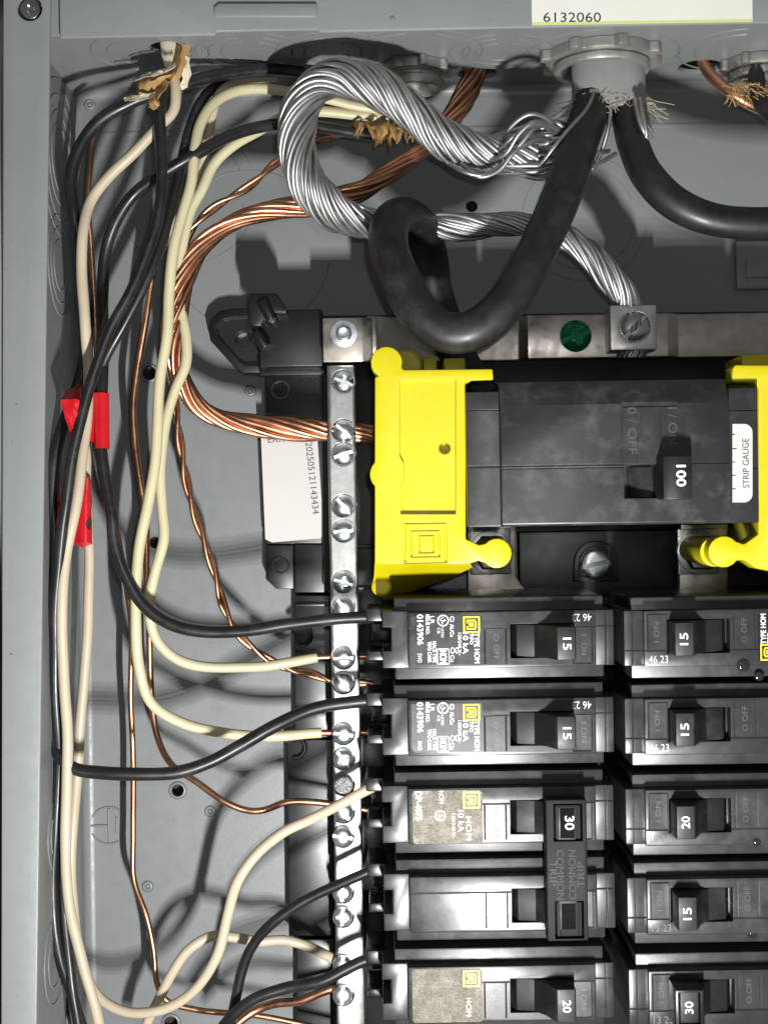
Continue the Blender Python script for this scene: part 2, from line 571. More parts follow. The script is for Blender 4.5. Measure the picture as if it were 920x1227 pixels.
# knockouts: raised concentric seams
def seam(mb, c, r, axis, t=0.28, a0=0, a1=360, n=40, sy=1.0):
    u, v = {'x': (Vector((0, 1, 0)), Vector((0, 0, 1))), 'y': (Vector((1, 0, 0)), Vector((0, 0, 1))), 'h': (Vector((1, 0, 0)), Vector((0, 1, 0)))}[axis]
    pts = [Vector(c) + u * r * math.cos(R(a)) + v * r * sy * math.sin(R(a)) for a in [a0 + (a1 - a0) * i / n for i in range(n + 1)]]
    mb.tube(pts, t, 6)
def knockout(c, radii, axis, gap=(8, 350), t=0.3):
    for r in radii:
        mb = MB(); seam(mb, c, r, axis, t, gap[0], gap[1])
        part('knockout_seam', mb, GREY, box_t)
for px, py, rad in ((72, 190, (11, 15, 20, 25)), (72, 318, (8, 12, 16)), (68, 1000, (7, 11)), (66, 1150, (8, 13)), (70, 1075, (5,))):
    knockout(Pside(px, py), rad, 'x', (5, 340))
for px, py, rad in ((600, 62, (8, 12, 16)), (720, 66, (24,)), (497, 62, (17, 21)), (400, 62, (9, 13, 18)), (300, 62, (9, 13, 17)), (180, 62, (13, 18)), (890, 60, (15, 20))):
    knockout(Ptop(px, py), rad, 'y', (100, 430))
for px, py, rad in ((222, 232, (20, 24)), (700, 262, (17, 21)), (300, 300, (27,))):
    q = P(px, py, 0)
    knockout((q[0], q[1], 0.0), rad, 'h', (20, 350), 0.17)
# shallow pressed line across the back sheet
a, b = P(66, 158.5, 0), P(1000, 144, 0)
ridge = MB(); quadstrip(ridge, [[(x, y + 0.0, 0.02), (x, y - 0.5, 0.35), (x, y - 1.6, 0.02)] for x, y in (a[:2], b[:2])])
part('pressed_line', ridge, GREY, box_t, recalc=False, sharp=80)

# embossed earth symbol, dimples, pads
sym = MB()
c = P(131, 989, 0)
seam(sym, (c[0], c[1], 0), 6.2, 'h', 0.40, 30, 152)
for r in (seam(sym, (c[0], c[1], 0), 6.2, 'h', 0.40, 205, 300),): pass
def bar(mb, x0, y0, x1, y1, t=0.42): mb.tube([Vector((x0, y0, 0.05)), Vector(((x0 + x1) / 2, (y0 + y1) / 2, 0.12)), Vector((x1, y1, 0.05))], t, 6)
bar(sym, c[0] - 6.2, c[1], c[0] + 0.0, c[1]); bar(sym, c[0], c[1] - 5.7, c[0], c[1] + 5.7)
bar(sym, c[0] + 2.6, c[1] - 2.6, c[0] + 2.6, c[1] + 2.8); bar(sym, c[0] + 5.0, c[1] - 1.0, c[0] + 5.0, c[1] + 1.2)
o = part('ground_symbol', sym, GREY, box_t)
o['label'] = 'earth symbol in a broken circle pressed into the sheet'
for px, py in ((252, 972), (177, 1062), (300, 468), (108, 125)):
    c = P(px, py, 0)
    part('dimple', MB().lathe([(2.0, 0.0), (1.5, 0.35), (1.05, 0.38), (0.8, 0.1), (0.35, 0.15), (0, 0.35)], (c[0], c[1], 0), 'h', 20), GREY, box_t)
for px, py, r in ((179, 447, 8), (213, 947, 7), (627, 1213, 8), (205, 1226, 8)):
    c = P(px, py, 0); r = mm(r, 0)
    part('hole_rim', MB().ring([(r, 0.02), (r + 0.15, 0.3), (r + 0.6, 0.32), (r + 1.1, 0.02)], (c[0], c[1], 0), 'h', 24), GREY, box_t)
pad = MB()
a, b = P(880, 348, 0), P(1000, 288, 0)
pad.box(a[0], a[1], b[0], b[1], -0.4, 2.2)
part('embossed_pad', pad, GREY, box_t, bevel=0.8)
a, b = P(893, 333, 2.2), P(990, 308, 2.2)
part('pressed_slot', MB().box(a[0], a[1], b[0], b[1], 2.0, 2.8), GREY, box_t, bevel=0.6)

# label on the top flange
lb = thing('flange_label', 'pale paper label reading 6132060 stuck on the top flange', 'label', P(768, 14, D))
a, b = P(637, 30.5, D), P(901, 26.5, D)
m_ = MB()
m_.prism([(a[0], a[1]), (b[0], b[1]), (b[0], b[1] + 14), (a[0], a[1] + 14)], D + 0.03, D + 0.2)
part('label_paper', m_, PAPERC, lb)
m_ = MB().prism([(a[0], a[1] - 0.05), (b[0], b[1] - 0.05), (b[0], b[1] + 0.75), (a[0], a[1] + 0.75)], D + 0.2, D + 0.215)
part('lime_edge', m_, LIME, lb)
m_ = MB(); c = P(685, 21, D)
put_text(m_, '6132060', (c[0], c[1], D + 0.23), -0.9, length=mm(69, D), height=mm(11.5, D))
part('print', m_, INK, lb, recalc=False)

# ================================================================== BLACK BASE
base = thing('mounting_base', 'black plastic mounting base with hooked foot under the bus bars and breakers', 'mounting base', (0, 0, 0))
def ppoly(pts, h): return [P(x, y, h)[:2] for x, y in pts]
hb = 12.0
# pan below the breakers
pan = MB().prism(ppoly([(386, 378), (1010, 372), (1010, 1300), (400, 1300), (400, 700), (386, 700)], 14), 0.5, 14)
part('pan', pan, BASEBLK, base, bevel=0.6)
# left wing under the neutral bar
wing_shapes = [
    [(318, 447), (400, 447), (400, 652), (318, 652)],
    [(318, 653), (352, 653), (352, 706), (331, 706), (318, 694)],
    [(353, 652), (400, 652), (400, 710), (353, 710)],
    [(353, 713), (400, 713), (400, 884), (353, 884)],
    [(344, 886), (400, 886), (400, 1122), (346, 1122)],
    [(355, 1126), (400, 1126), (400, 1300), (355, 1300)],
]
for i, s_ in enumerate(wing_shapes):
    part('wing_plate', MB().prism(ppoly(s_, 11), 0.4, (11, 10, 12.0, 11, 11, 10.6)[i]), BASEBLK, base, bevel=0.5)
# ledges and round marks on the wing
for (x0, y0, x1, y1, h0, h1) in ((311, 440, 396, 450, 10, 14), (395, 652, 447, 658, 12, 15), (395, 702, 447, 707, 12, 15), (354, 722, 400, 727, 10, 12.4)):
    a, b = P(x0, y1, h1), P(x1, y0, h1)
    part('ledge', MB().box(a[0], a[1], b[0], b[1], h0, h1), BASEBLK, base, bevel=0.4)
for px, py, r in ((336, 467, 12), (336, 678, 11)):
    c = P(px, py, 11); r_ = mm(r, 11)
    part('round_mark', MB().ring([(r_, 0), (r_, 0.4), (r_ - 0.8, 0.4), (r_ - 0.8, 0)], (c[0], c[1], 10.95 if py < 500 else 9.95), 'h', 28), BASEBLK, base)
for px, py in ((360, 761), (353, 896)):
    c = P(px, py, 12)
    mb = MB(); seam(mb, (c[0], c[1], 11.6), 3.4, 'h', 0.9, -100, 150)
    part('wire_hook', mb, BASEBLK, base)
# foot: low plate with raised rim and screw hole
foot = [(249, 392), (253, 381), (264, 372), (278, 369), (330, 369), (330, 447), (292, 447), (284, 443), (252, 408)]
fm = MB().prism(ppoly(foot, 8), 0.3, 8)
cut = MB()
c = P(291, 406, 6); cut.lathe([(2.6, -3), (2.6, 20)], (c[0], c[1], 0), 'h', 20)
inner = [(260, 393), (268, 383), (280, 380), (322, 380), (322, 438), (296, 438), (288, 434), (262, 404)]
cut.prism(ppoly(inner, 8), 5.5, 20)
me = boolean(fm.mesh('foot_plate', BASEBLK, bevel=0.7), cut.mesh('c', BASEBLK))
link('foot_plate', me, base)
a, b = P(311, 440, 24), P(386, 370, 24)
part('foot_block', MB().box(a[0], a[1], b[0], b[1], 0.4, 24), BASEBLK, base, bevel=0.7)
# clip folded over the block
cl = [(298, 351), (332, 351), (344, 371), (344, 375), (330, 375), (332, 384), (326, 388), (316, 384), (313, 391), (303, 391), (297, 384)]
part('clip', MB().prism(ppoly(cl, 31), 20, 31), BASEBLK, base, bevel=0.7)
p0, p1 = Vector(P(306, 398, 27)), Vector(P(319, 416, 27))
part('clip_pin', MB().tube([p0, (p0 + p1) / 2, p1], 2.0, 14), BASEBLK, base, bevel=0.4)
p0, p1 = Vector(P(314, 360, 31)), Vector(P(326, 383, 31))
part('clip_pin', MB().tube([p0, (p0 + p1) / 2, p1], 1.9, 14), BASEBLK, base, bevel=0.4)
# recessed box between main and branch breakers, with its screw seat
a, b = P(622, 716, 20), P(812, 634, 20)
part('centre_deck', MB().box(a[0], a[1], b[0], b[1], 10, 20), BASEBLK, base, bevel=0.8)
def arch(cx, cy, w, h, n=10):
    pts = [(cx - w, cy + h)]
    for i in range(n + 1):
        an = R(180 - 180 * i / n)
        pts.append((cx + w * math.cos(an), cy - w * math.sin(an) * 1.0))
    pts.append((cx + w, cy + h))
    return pts
part('screw_seat', MB().prism(ppoly(arch(714, 675, 27, 22), 22), 19, 22), BASEBLK, base, bevel=0.5)
part('screw_seat', MB().prism(ppoly(arch(714, 675, 21, 16), 23), 21, 23), BASEBLK, base, bevel=0.4)

# ------------------------------------------------------------------ screws
def slot_screw_mesh(name, r, hgt, m, slot=0.9, deep=1.0, cross=False, dome=0.5):
    b = MB().lathe([(r * 0.96, -2.5), (r, 0), (r, hgt * 0.55), (r * 0.86, hgt * 0.9), (r * 0.5, hgt + dome * 0.8), (0, hgt + dome)], (0, 0, 0), 'h', 28)
    c = MB().box(-r * 2, -slot / 2, r * 2, slot / 2, hgt + dome - deep, hgt + 5)
    if cross: c.box(-slot / 2, -r * 0.62, slot / 2, r * 0.62, hgt + dome - deep * 0.999, hgt + 4.9)
    return boolean(b.mesh(name, m), c.mesh('c', m))
BAR_SCREW = slot_screw_mesh('bar_screw', 3.15, 1.5, ZINC, 1.1, 1.3, False)
BAR_SCREW2 = slot_screw_mesh('bar_screw', 3.15, 1.5, ZINC, 1.0, 1.3, True)

# ================================================================== NEUTRAL BAR
nb = thing('neutral_bar', 'long aluminium neutral bar with a column of slotted screws left of the breakers', 'bus bar', P(414, 840, 22))
x0 = P(397.5, 840, 31)[0]; x1 = P(431, 840, 31)[0]
ytop = P(414, 437, 31)[1]
barm = MB().box(x0, ytop, x1, -175, 21, 31)
SCREWS = [458, 517, 545, 607, 637, 698, 728, 789, 819, 880, 910, 941, 974, 1003, 1070, 1099, 1157, 1193]
cut = MB()
for py in SCREWS:
    c = P(411.5 if py < 1000 else 410.5, py - 1, 31)
    cut.lathe([(mm(14.2, 31), 27.2), (mm(14.2, 31), 40)], (c[0], c[1], 0), 'h', 24)
    cut.lathe([(1.9, -30), (1.9, 30)], (c[0], c[1], 24.3), 'x', 12)
barme = boolean(barm.mesh('bar', ALU, bevel=0.7), cut.mesh('c', ALU))
o = link('bar', barme, nb); o.location = -nb.location
for i, py in enumerate(SCREWS):
    c = P(411.5 if py < 1000 else 410.5, py, 29)
    if py == 941:
        b_ = MB()
        b_.lathe([(3.3, 0), (3.2, 1.0), (2.6, 1.5), (0, 1.7)], (c[0], c[1], 28.2), 'h', 24)
        cap = part('crushed_plug', b_, mat('flecked_plug', (0.30, 0.30, 0.30), 0.4, metal=0.9, var=1.0, vscale=2500, bump=1.0, bscale=2500), nb)
        cap['label'] = 'rough flecked plug in place of a screw'
        continue
    s_ = link('bar_screw', BAR_SCREW if i % 5 else BAR_SCREW2, nb)
    s_.location = L2W(c[0], c[1], 28.6) - nb.location
    s_.rotation_euler = (0, R({458: 60, 517: 90, 545: 5, 607: 85, 637: 30, 698: 40, 728: 120, 789: 30, 819: 100, 880: 12, 910: 118, 974: 70, 1003: 35, 1070: 80, 1099: 100, 1157: 30, 1193: 88}.get(py, 0)) * -1, 0)
    s_.rotation_euler = (0, -R(random.uniform(-60, 60) if py < 1060 else 85), 0)

# ================================================================== NEUTRAL STRAP
st = thing('neutral_strap', 'tinned metal cross strap above the main breaker, riveted to the neutral bar', 'metal strap', P(640, 405, 24))
a, b = P(387, 434, 34), P(446, 380, 34)
part('end_plate', MB().box(a[0], a[1], b[0], b[1], 31.3, 34), TIN, st, bevel=0.5)
c = P(412, 400, 34)
part('rivet', MB().lathe([(4.2, -0.5), (4.2, 0.15), (2.6, 0.25), (2.4, 1.4), (1.7, 1.9), (0.9, 1.7), (0, 1.75)], (c[0], c[1], 34), 'h', 24), ZINC, st)
def sx(px, h): return P(px, 405, h)[0]
ya, yb = P(640, 431, 26)[1], P(640, 379, 26)[1]
prof = [(sx(440, 33), 33.6), (sx(452, 33), 33.6), (sx(470, 30), 29), (sx(536, 24), 25), (sx(612, 24), 25), (sx(622, 26), 25), (sx(632, 29), 29), (sx(800, 29), 29), (sx(812, 26), 26), (sx(1010, 26), 26)]
body = prof + [(x, h - 2.2) for x, h in prof[::-1]]
part('strap', MB().xprism(body, ya, yb), TIN, st, bevel=0.5)
def round_screw(px, py, h, r, m, par, name, slot, rot, hgt=2.0, cross=False, label=None, dome=None):
    c = P(px, py, h)
    me = slot_screw_mesh(name, r, hgt, m, slot, hgt * 1.1, cross, hgt * 0.35 if dome is None else dome)
    o = link(name, me, par)
    o.location = L2W(c[0], c[1], h) - L2W(*origin_of(par))
    o.rotation_euler = (0, -R(rot), 0)
    if label: o['label'] = label
    return o
round_screw(689, 403, 29, 5.0, GREEN, st, 'bonding_screw', 1.9, 20, 2.2, True, 'green bonding screw', dome=1.3)
lug = thing('neutral_lug', 'square metal lug clamping the aluminium cable onto the cross strap', 'cable lug', P(759, 396, 29))
a, b = P(731, 420, 39), P(786, 365, 39)
lbm = MB().box(a[0], a[1], b[0], b[1], 27, 39).mesh('lug_block', LUGM, origin_of(lug), bevel=0.6)
lc = P(760, 392, 39); cut = MB().lathe([(4.9, 37.6), (4.9, 50)], (lc[0], lc[1], 0), 'h', 24)
link('lug_block', boolean(lbm, cut.mesh('c', LUGM, origin_of(lug))), lug)
round_screw(760, 392, 37.7, 4.4, LUGM, lug, 'lug_screw', 1.5, 45, 1.6)

# ================================================================== YELLOW BARRIERS
def yb_poly(f):
    out = []
    def arc(cx, cy, r, a0, a1, n=9):
        for i in range(n + 1):
            a = R(a0 + (a1 - a0) * i / n)
            out.append((cx + r * math.cos(a), cy - r * math.sin(a)))
    f(out, arc)
    return out
def left_outline(out, arc):
    arc(463, 434, 19, 240, -20, 12)
    out += [(484, 443), (590, 442), (591, 455), (564, 456), (558, 462), (558, 646), (574, 653)]
    arc(595, 663, 18, 140, -140, 14)
    out += [(573, 672), (560, 676), (449, 676), (449, 590)]
    arc(463, 568, 20, 225, 135, 6)
    out += [(449, 545), (449, 452)]
def make_yellow(name, label, at, front, h1):
    t = thing(name, label, 'plastic barrier', at, 'yellow barriers beside the main breaker')
    return t
yl = make_yellow('yellow_barrier', 'whole yellow plastic barrier left of the main breaker with square emblem', P(500, 560, 14), None, 0)
HY = 66.0
plate = MB().prism(ppoly(yb_poly(left_outline), HY), HY - 9, HY)
cut = MB()
rec = [(479, 455), (546, 455), (546, 616), (480, 616), (480, 584), (484, 575), (484, 556), (479, 546)]
cut.prism(ppoly(rec, HY), HY - 1.7, HY + 4)
cut.lathe([(1.7, HY - 6), (1.7, HY + 6)], (*P(533, 537, HY)[:2], 0), 'h', 18)
# emblem grooves
def frame_cut(mb, x0, y0, x1, y1, t, d):
    for q in ((x0, y0, x1, y0 + t), (x0, y1 - t, x1, y1), (x0, y0 + t, x0 + t, y1 - t), (x1 - t, y0 + t, x1, y1 - t)):
        a, b = P(q[0], q[3], HY), P(q[2], q[1], HY)
        mb.box(a[0], a[1], b[0], b[1], HY - d, HY + 3)
frame_cut(cut, 484, 626, 535, 675.5, 2.0, 0.45)
frame_cut(cut, 492, 635, 527, 668, 1.6, 0.45)
frame_cut(cut, 502, 641, 520, 663, 1.4, 0.45)
me = boolean(plate.mesh('barrier_plate', YELLOW, origin_of(yl), bevel=0.6), cut.mesh('c', YELLOW, origin_of(yl)))
link('barrier_plate', me, yl)
m_ = MB().prism(ppoly([(451, 452), (556, 452), (556, 674), (451, 674)], HY - 8), 16, HY - 8)
part('barrier_body', m_, YELLOW, yl, bevel=1.0)
top = [(449, 672, HY - 0.3), (562, 672, HY - 0.3), (566, 680, HY - 6), (540, 692, 51), (478, 714, 41), (470, 718, 40), (460, 718, 40), (450, 712, 42), (446, 702, 48), (448, 690, 55)]
tv = [P(*q) for q in top]
n = len(tv)
bv = [(x, y, 16) for x, y, h in tv]
m_ = MB().add(tv + bv, [tuple(range(n))] + [((i + 1) % n, i, n + i, n + (i + 1) % n) for i in range(n)] + [tuple(range(2 * n - 1, n - 1, -1))])
me = m_.mesh('barrier_skirt', YELLOW, origin_of(yl))
bm = bmesh.new(); bm.from_mesh(me); bmesh.ops.triangulate(bm, faces=[f for f in bm.faces if len(f.verts) > 4]); bm.to_mesh(me); bm.free()
me.set_sharp_from_angle(angle=R(50))
link('barrier_skirt', me, yl)
c = P(457, 703, 52)
part('foot_knob', MB().lathe([(mm(12, 52), 16), (mm(12, 52), 51.2), (mm(12, 52) - 0.8, 52)], (c[0], c[1], 0), 'h', 24), YELLOW, yl)
c = P(595, 663, HY)
part('peg', MB().lathe([(mm(17.5, HY), 24), (mm(17.8, HY), HY - 6.2), ], (c[0], c[1], 0), 'h', 28), YELLOW, yl)
for px, py, r, h in ((487, 437, 19, 52), (0, 0, 0, 0)):
    if r:
        c = P(px, py, h)
        part('hinge_knob', MB().lathe([(mm(r, h), 20), (mm(r, h), h - 1), (mm(r, h) - 0.8, h)], (c[0], c[1], 0), 'h', 28), YELLOW, yl)
for x0_, x1_ in ((507, 523), (532, 557)):
    a, b = P(x0_, 450, 46), P(x1_, 429, 46)
    part('rear_tab', MB().box(a[0], a[1], b[0], b[1], 24, 46), YELLOW, yl, bevel=0.5)

yr = make_yellow('yellow_barrier', 'yellow plastic barrier cut by the right picture edge, right of the main breaker', P(930, 560, 14), None, 0)
def right_outline(out, arc):
    out += [(1000, 438), (880, 437), (877, 442), (876, 458), (903, 458), (908, 466), (908, 640), (891, 652)]
    arc(867, 661, 19, 40, 325, 14)
    out += [(891, 671), (905, 681), (1000, 700)]
me = MB().prism(ppoly(yb_poly(right_outline), HY), HY - 9, HY)
part('barrier_plate', me, YELLOW, yr, bevel=0.6)
part('barrier_body', MB().prism(ppoly([(910, 445), (1000, 445), (1000, 712), (910, 680)], HY - 8), 16, HY - 8), YELLOW, yr, bevel=1.0)
c = P(862, 662, HY)
part('peg', MB().lathe([(mm(17, HY), 24), (mm(18, HY), HY - 6.2)], (c[0], c[1], 0), 'h', 28), YELLOW, yr)
c = P(905, 434, 50); 
a, b = P(888, 440, 46), P(960, 424, 46)
part('rear_tab', MB().box(a[0], a[1], b[0], b[1], 24, 46), YELLOW, yr, bevel=0.8)

# ------------------------------------------------------------------ bus stabs and nuts between main and branch breakers
def stab(px0, px1, curve, label, nutx, nutlabel):
    t = thing('bus_stab', label, 'bus bar', P((px0 + px1) / 2, 676, 16), 'bus stabs under the main breaker')
    pl = [(px0, 628), (px1, 628)]
    if curve == 'l':
        pl += [(px1, 690), (px1 + 6, 700), (px1 + 16, 710), (px1 + 34, 716), (px0, 716)]
    else:
        pl += [(px1, 716), (px0 - 2, 716)]
    part('stab_plate', MB().prism(ppoly(pl, 26), 22, 26), TIN, t, bevel=0.5)
    c = P(nutx, 662, 30)
    part('square_plate', MB().box(c[0] - 6.5, c[1] - 7, c[0] + 6.5, c[1] + 7.5, 26.3, 28), STEEL, t, bevel=0.4)
    part('washer', MB().lathe([(7.0, 28), (7.0, 29.3), (0, 29.3)], (c[0], c[1], 0), 'h', 28), STEEL, t, bevel=0.2)
    part('hex_nut', MB().lathe([(6.0, 29), (6.0, 33), (5.4, 34), (0, 34)], (c[0], c[1], 0), 'h', 6), STEEL, t, bevel=0.4)
    return t
stab(560, 618, 'l', 'metal bus stab with nut beneath the left yellow peg', 588, '')
stab(815, 872, 'r', 'metal bus stab with nut beneath the right yellow peg', 838, '')
cs = thing('deck_screw', 'slotted hex screw alone in the black recess below the main breaker', 'screw', P(713, 676, 23))
c = P(713, 676, 23)
part('hex_head', MB().lathe([(5.2, 0), (5.2, 1.2), (4.8, 1.6), (0, 1.6)], (c[0], c[1], 23), 'h', 6), STEEL, cs, bevel=0.2)
round_screw(713, 676, 24.5, 4.5, ZINC, cs, 'slotted_top', 1.3, 12, 1.3, dome=0.1)

# ================================================================== MAIN BREAKER
mbk = thing('main_breaker', 'wide black main breaker with a toggle marked 100 between the yellow barriers', 'circuit breaker', P(730, 543, 16))
OM = origin_of(mbk)
def bx(x0, y0, x1, y1, h0, h1, mb=None):
    a, b = P(x0, y1, h1), P(x1, y0, h1)
    mb = mb or MB()
    cx, cy = P((x0 + x1) / 2, (y0 + y1) / 2, h1)[:2]
    w, h = mm(x1 - x0, h1) / 2, mm(y1 - y0, h1) / 2
    return mb.box(cx - w, cy - h, cx + w, cy + h, h0, h1)
HM = 76.0
sh = bx(559, 467, 908, 629, 16, HM - 6)
cut = MB()
bx(540, 489.5, 602, 490.5, HM - 6.4, HM, cut); bx(540, 557, 602, 560, HM - 6.6, HM, cut)
bx(874, 489.5, 930, 490.5, HM - 6.4, HM, cut); bx(874, 560, 930, 561, HM - 6.4, HM, cut)
link('shoulder', boolean(sh.mesh('shoulder', CASE, OM, bevel=0.5), cut.mesh('c', CASE, OM)), mbk)
# raised cover: sloped upper strip, then the face
yA = P(738, 456, HM - 5)[1]; yB = P(738, 484, HM)[1]; yC = P(738, 629, HM)[1]
xA = P(600, 540, HM)[0]; xB = P(874, 540, HM)[0]
cv = MB()
v = []
prof = [(yC, 40), (yC, HM - 0.6), (yC + 0.6, HM), (yB, HM), (yA, HM - 5), (yA, 40)]
n = len(prof)
cv.add([(xA, y, h) for y, h in prof] + [(xB, y, h) for y, h in prof],
       [tuple(range(n)), tuple(range(2 * n - 1, n - 1, -1))] + [((i + 1) % n, i, n + i, n + (i + 1) % n) for i in range(n)])
cut = MB()
bx(751, 556, 797, 597, HM - 8, HM + 5, cut)
bx(590, 555, 900, 556.6, HM - 0.35, HM + 5, cut)
bx(590, 559.5, 755, 561, HM - 0.3, HM + 5, cut)
bx(748, 486, 749.2, 555, HM - 0.3, HM + 5, cut); bx(766, 486, 767, 555, HM - 0.25, HM + 5, cut)
bx(795, 486, 796, 556, HM - 0.25, HM + 5, cut); bx(815, 482, 816.2, 556, HM - 0.3, HM + 5, cut)
bx(600, 470, 602, 640, HM - 1.0, HM + 5, cut) if False else None
bx(748, 478, 816, 486.0, HM - 0.35, HM + 5, cut)
link('cover', boolean(cv.mesh('cover', SCUFF, OM, bevel=0.35), cut.mesh('c', SCUFF, OM), bevel=0.0), mbk)
# handle
hp = [(792, 64), (792, 75), (793, 84.5), (828, 84.5), (830, 83), (830, 64)]
def hx(px): return P(px, 571, 84)[0]
hm = MB().xprism([(hx(x), h) for x, h in [(754, 66), (756, 69.5), (773, 71.5), (792, 73), (794, 84), (812, 85), (829, 84), (830, 66)]], P(800, 599, 84)[1], P(800, 546, 84)[1])
# keep the sloped foot narrower: cut its upper and lower ends
cut = MB()
bx(740, 530, 793, 557.5, 60, 90, cut); bx(740, 596, 793, 615, 60, 90, cut)
hnd = link('handle', boolean(hm.mesh('handle', HANDLE, OM, bevel=0.5), cut.mesh('c', HANDLE, OM)), mbk)
m_ = MB(); c = P(815.5, 570, 85)
put_text(m_, '100', (c[0], c[1], 85.1), -90, length=mm(25, 85), height=mm(11, 85), bold=0.12)
part('print', m_, WHITE, mbk, recalc=False)
for s_, px, py, ln, ht in (('0 / OFF', 757, 516, 56, 11), ('I / ON', 805.5, 510, 44, 11)):
    m_ = MB(); c = P(px, py, HM); put_text(m_, s_, (c[0], c[1], HM + 0.06), -90, length=mm(ln, HM), height=mm(ht, HM))
    part('lettering', m_, MOULD, mbk, recalc=False)
# strip gauge label
gl = [(879, 511)]
g = []
for cx, cy, a0 in ((891, 518, 90), (891, 592, 0)):
    for i in range(7):
        a = R(a0 - 90 * i / 6); g.append((cx + 10 * math.cos(a), cy - 10 * math.sin(a)))
g = [(877, 508)] + g + [(877, 602)]
part('gauge_label', MB().prism(ppoly(g, HM - 5.9), HM - 6.05, HM - 5.9), PAPER, mbk)
m_ = MB(); c = P(893, 555, HM - 5.8)
put_text(m_, 'STRIP GAUGE', (c[0], c[1], HM - 5.86), 90, length=mm(60, HM), height=mm(8, HM))
for py, ln in ((520, 3), (537, 5), (553, 3), (569, 4), (585, 4)):
    bx(877, py, 877 + ln, py + 1.2, HM - 5.9, HM - 5.86, m_)
part('print', m_, INK, mbk, recalc=False)

# ================================================================== BRANCH BREAKERS
K = 1 / 4.194
HF, HR, HC = 56.0, 51.0, 48.0                # local heights: breaker stands on the pan at h = 16
CX, CY = 598.0, 764.0
def lb_box(mb, x0, y0, x1, y1, h0, h1):
    return mb.box((x0 - CX) * K, -(y0 - CY) * K, (x1 - CX) * K, -(y1 - CY) * K, h0, h1)
def lx(px): return (px - CX) * K
def ly(py): return -(py - CY) * K
def mk_case():
    rim = MB(); lb_box(rim, 473, 716.5, 726, 815, 0, HR)
    c = MB()
    return rim.mesh('case', CASE, bevel=0.55)
def vee_x(mb, x0, x1, y, top, w=1.1, d=0.32):
    """V seam running along x (photo px of the first breaker)"""
    a, b, m = ly(y - w), ly(y + w), ly(y)
    v = [(x, yy, h) for x in (lx(x0), lx(x1)) for yy, h in ((m, top - d), (a, top + 0.01), (a, top + 2), (b, top + 2), (b, top + 0.01))]
    mb.add(v, [(0, 1, 2, 3, 4), (9, 8, 7, 6, 5)] + [((i + 1) % 5, i, 5 + i, 5 + (i + 1) % 5) for i in range(5)])
def vee_y(mb, x, y0, y1, top, w=1.0, d=0.28):
    a, b, m = lx(x - w), lx(x + w), lx(x)
    v = [(xx, yy, h) for yy in (ly(y0), ly(y1)) for xx, h in ((m, top - d), (a, top + 0.01), (a, top + 2), (b, top + 2), (b, top + 0.01))]
    mb.add(v, [(0, 1, 2, 3, 4), (9, 8, 7, 6, 5)] + [((i + 1) % 5, i, 5 + i, 5 + (i + 1) % 5) for i in range(5)])
def cutter(mb):
    return mb.mesh('c', CASE)
def mk_cover(variant):
    m = MB(); lb_box(m, 489, 732.5, 714, 800, HF - 14, HF)
    me = m.mesh('cover', CASE, bevel=0.5)
    c = MB(); lb_box(c, 611, 748, 686, 789, HF - 7, HF + 5)
    me = boolean(me, cutter(c))
    for f in (lambda c: vee_x(c, 480, 611.5, 752, HF), lambda c: vee_x(c, 685.5, 730, 752, HF), lambda c: vee_y(c, 686.5, 749, 797, HF), lambda c: vee_y(c, 606, 753.5, 795, HF), lambda c: vee_y(c, 580.5, 753.5, 795, HF), lambda c: vee_y(c, 709, 753.5, 796, HF), lambda c: vee_x(c, 687, 708.5, 796, HF)):
        c = MB(); f(c); me = boolean(me, cutter(c))
    return me
def mk_end():
    m = MB(); lb_box(m, 700, 733, 736.5, 800, 6, HF - 2.0)
    me = m.mesh('end_block', CASE, bevel=0.5)
    for f in (lambda c: vee_x(c, 700, 740, 752, HF - 2.0), lambda c: vee_y(c, 726.5, 728, 805, HF - 2.0)):
        c = MB(); f(c); me = boolean(me, cutter(c))
    return me
def mk_terminal():
    m = MB()
    poly = [(458, 731), (492, 731), (492, 800), (458, 800), (458, 779), (469, 779), (469, 751), (458, 751)]
    m.prism([(lx(x), ly(y)) for x, y in poly], 6, HF - 2.7)
    return m.mesh('terminal_block', CASE, bevel=0.45)
def mk_clamp():
    m = MB(); lb_box(m, 438, 730, 462, 747, HC - 26, HC - 6)
    c = MB(); c.lathe([(1.55, -9), (1.55, 12)], (lx(440), ly(738.5), HC - 12), 'x', 14)
    return boolean(m.mesh('wire_clamp', BLACK, bevel=0.6), c.mesh('c', BLACK))
def mk_prong():
    m = MB(); lb_box(m, 439, 786, 462, 798, HC - 30, HC - 12)
    return m.mesh('prong', BLACK, bevel=0.5)
def mk_screwbox():
    m = MB(); lb_box(m, 444, 755, 470, 778, HC - 36, HC - 24)
    return m.mesh('terminal_screw_box', BLACK, bevel=0.4)
def mk_handle(kind):
    pr = [(613, HF - 6.5), (613, HF - 4), (619, HF - 1.2), (640, HF - 0.2), (652, HF + 3.2), (661, HF + 8.3), (663, HF + 9), (684, HF + 9), (685, HF + 8.4), (685, HF - 6.5)]
    m = MB().xprism([(lx(x), h) for x, h in pr], ly(788.2), ly(749))
    return m.mesh('handle', HANDLE, bevel=0.35)
CASE_ME, COVER_ME, END_ME, TERM_ME, CLAMP_ME, PRONG_ME, SBOX_ME, HANDLE_ME = mk_case(), mk_cover(0), mk_end(), mk_terminal(), mk_clamp(), mk_prong(), mk_screwbox(), mk_handle(0)

def local_text(mb, s, px, py, rot, ln, ht, h, bold=0.0):
    put_text(mb, s, (lx(px), ly(py), h), rot, length=ln * K, height=ht * K if ht else None, bold=bold)

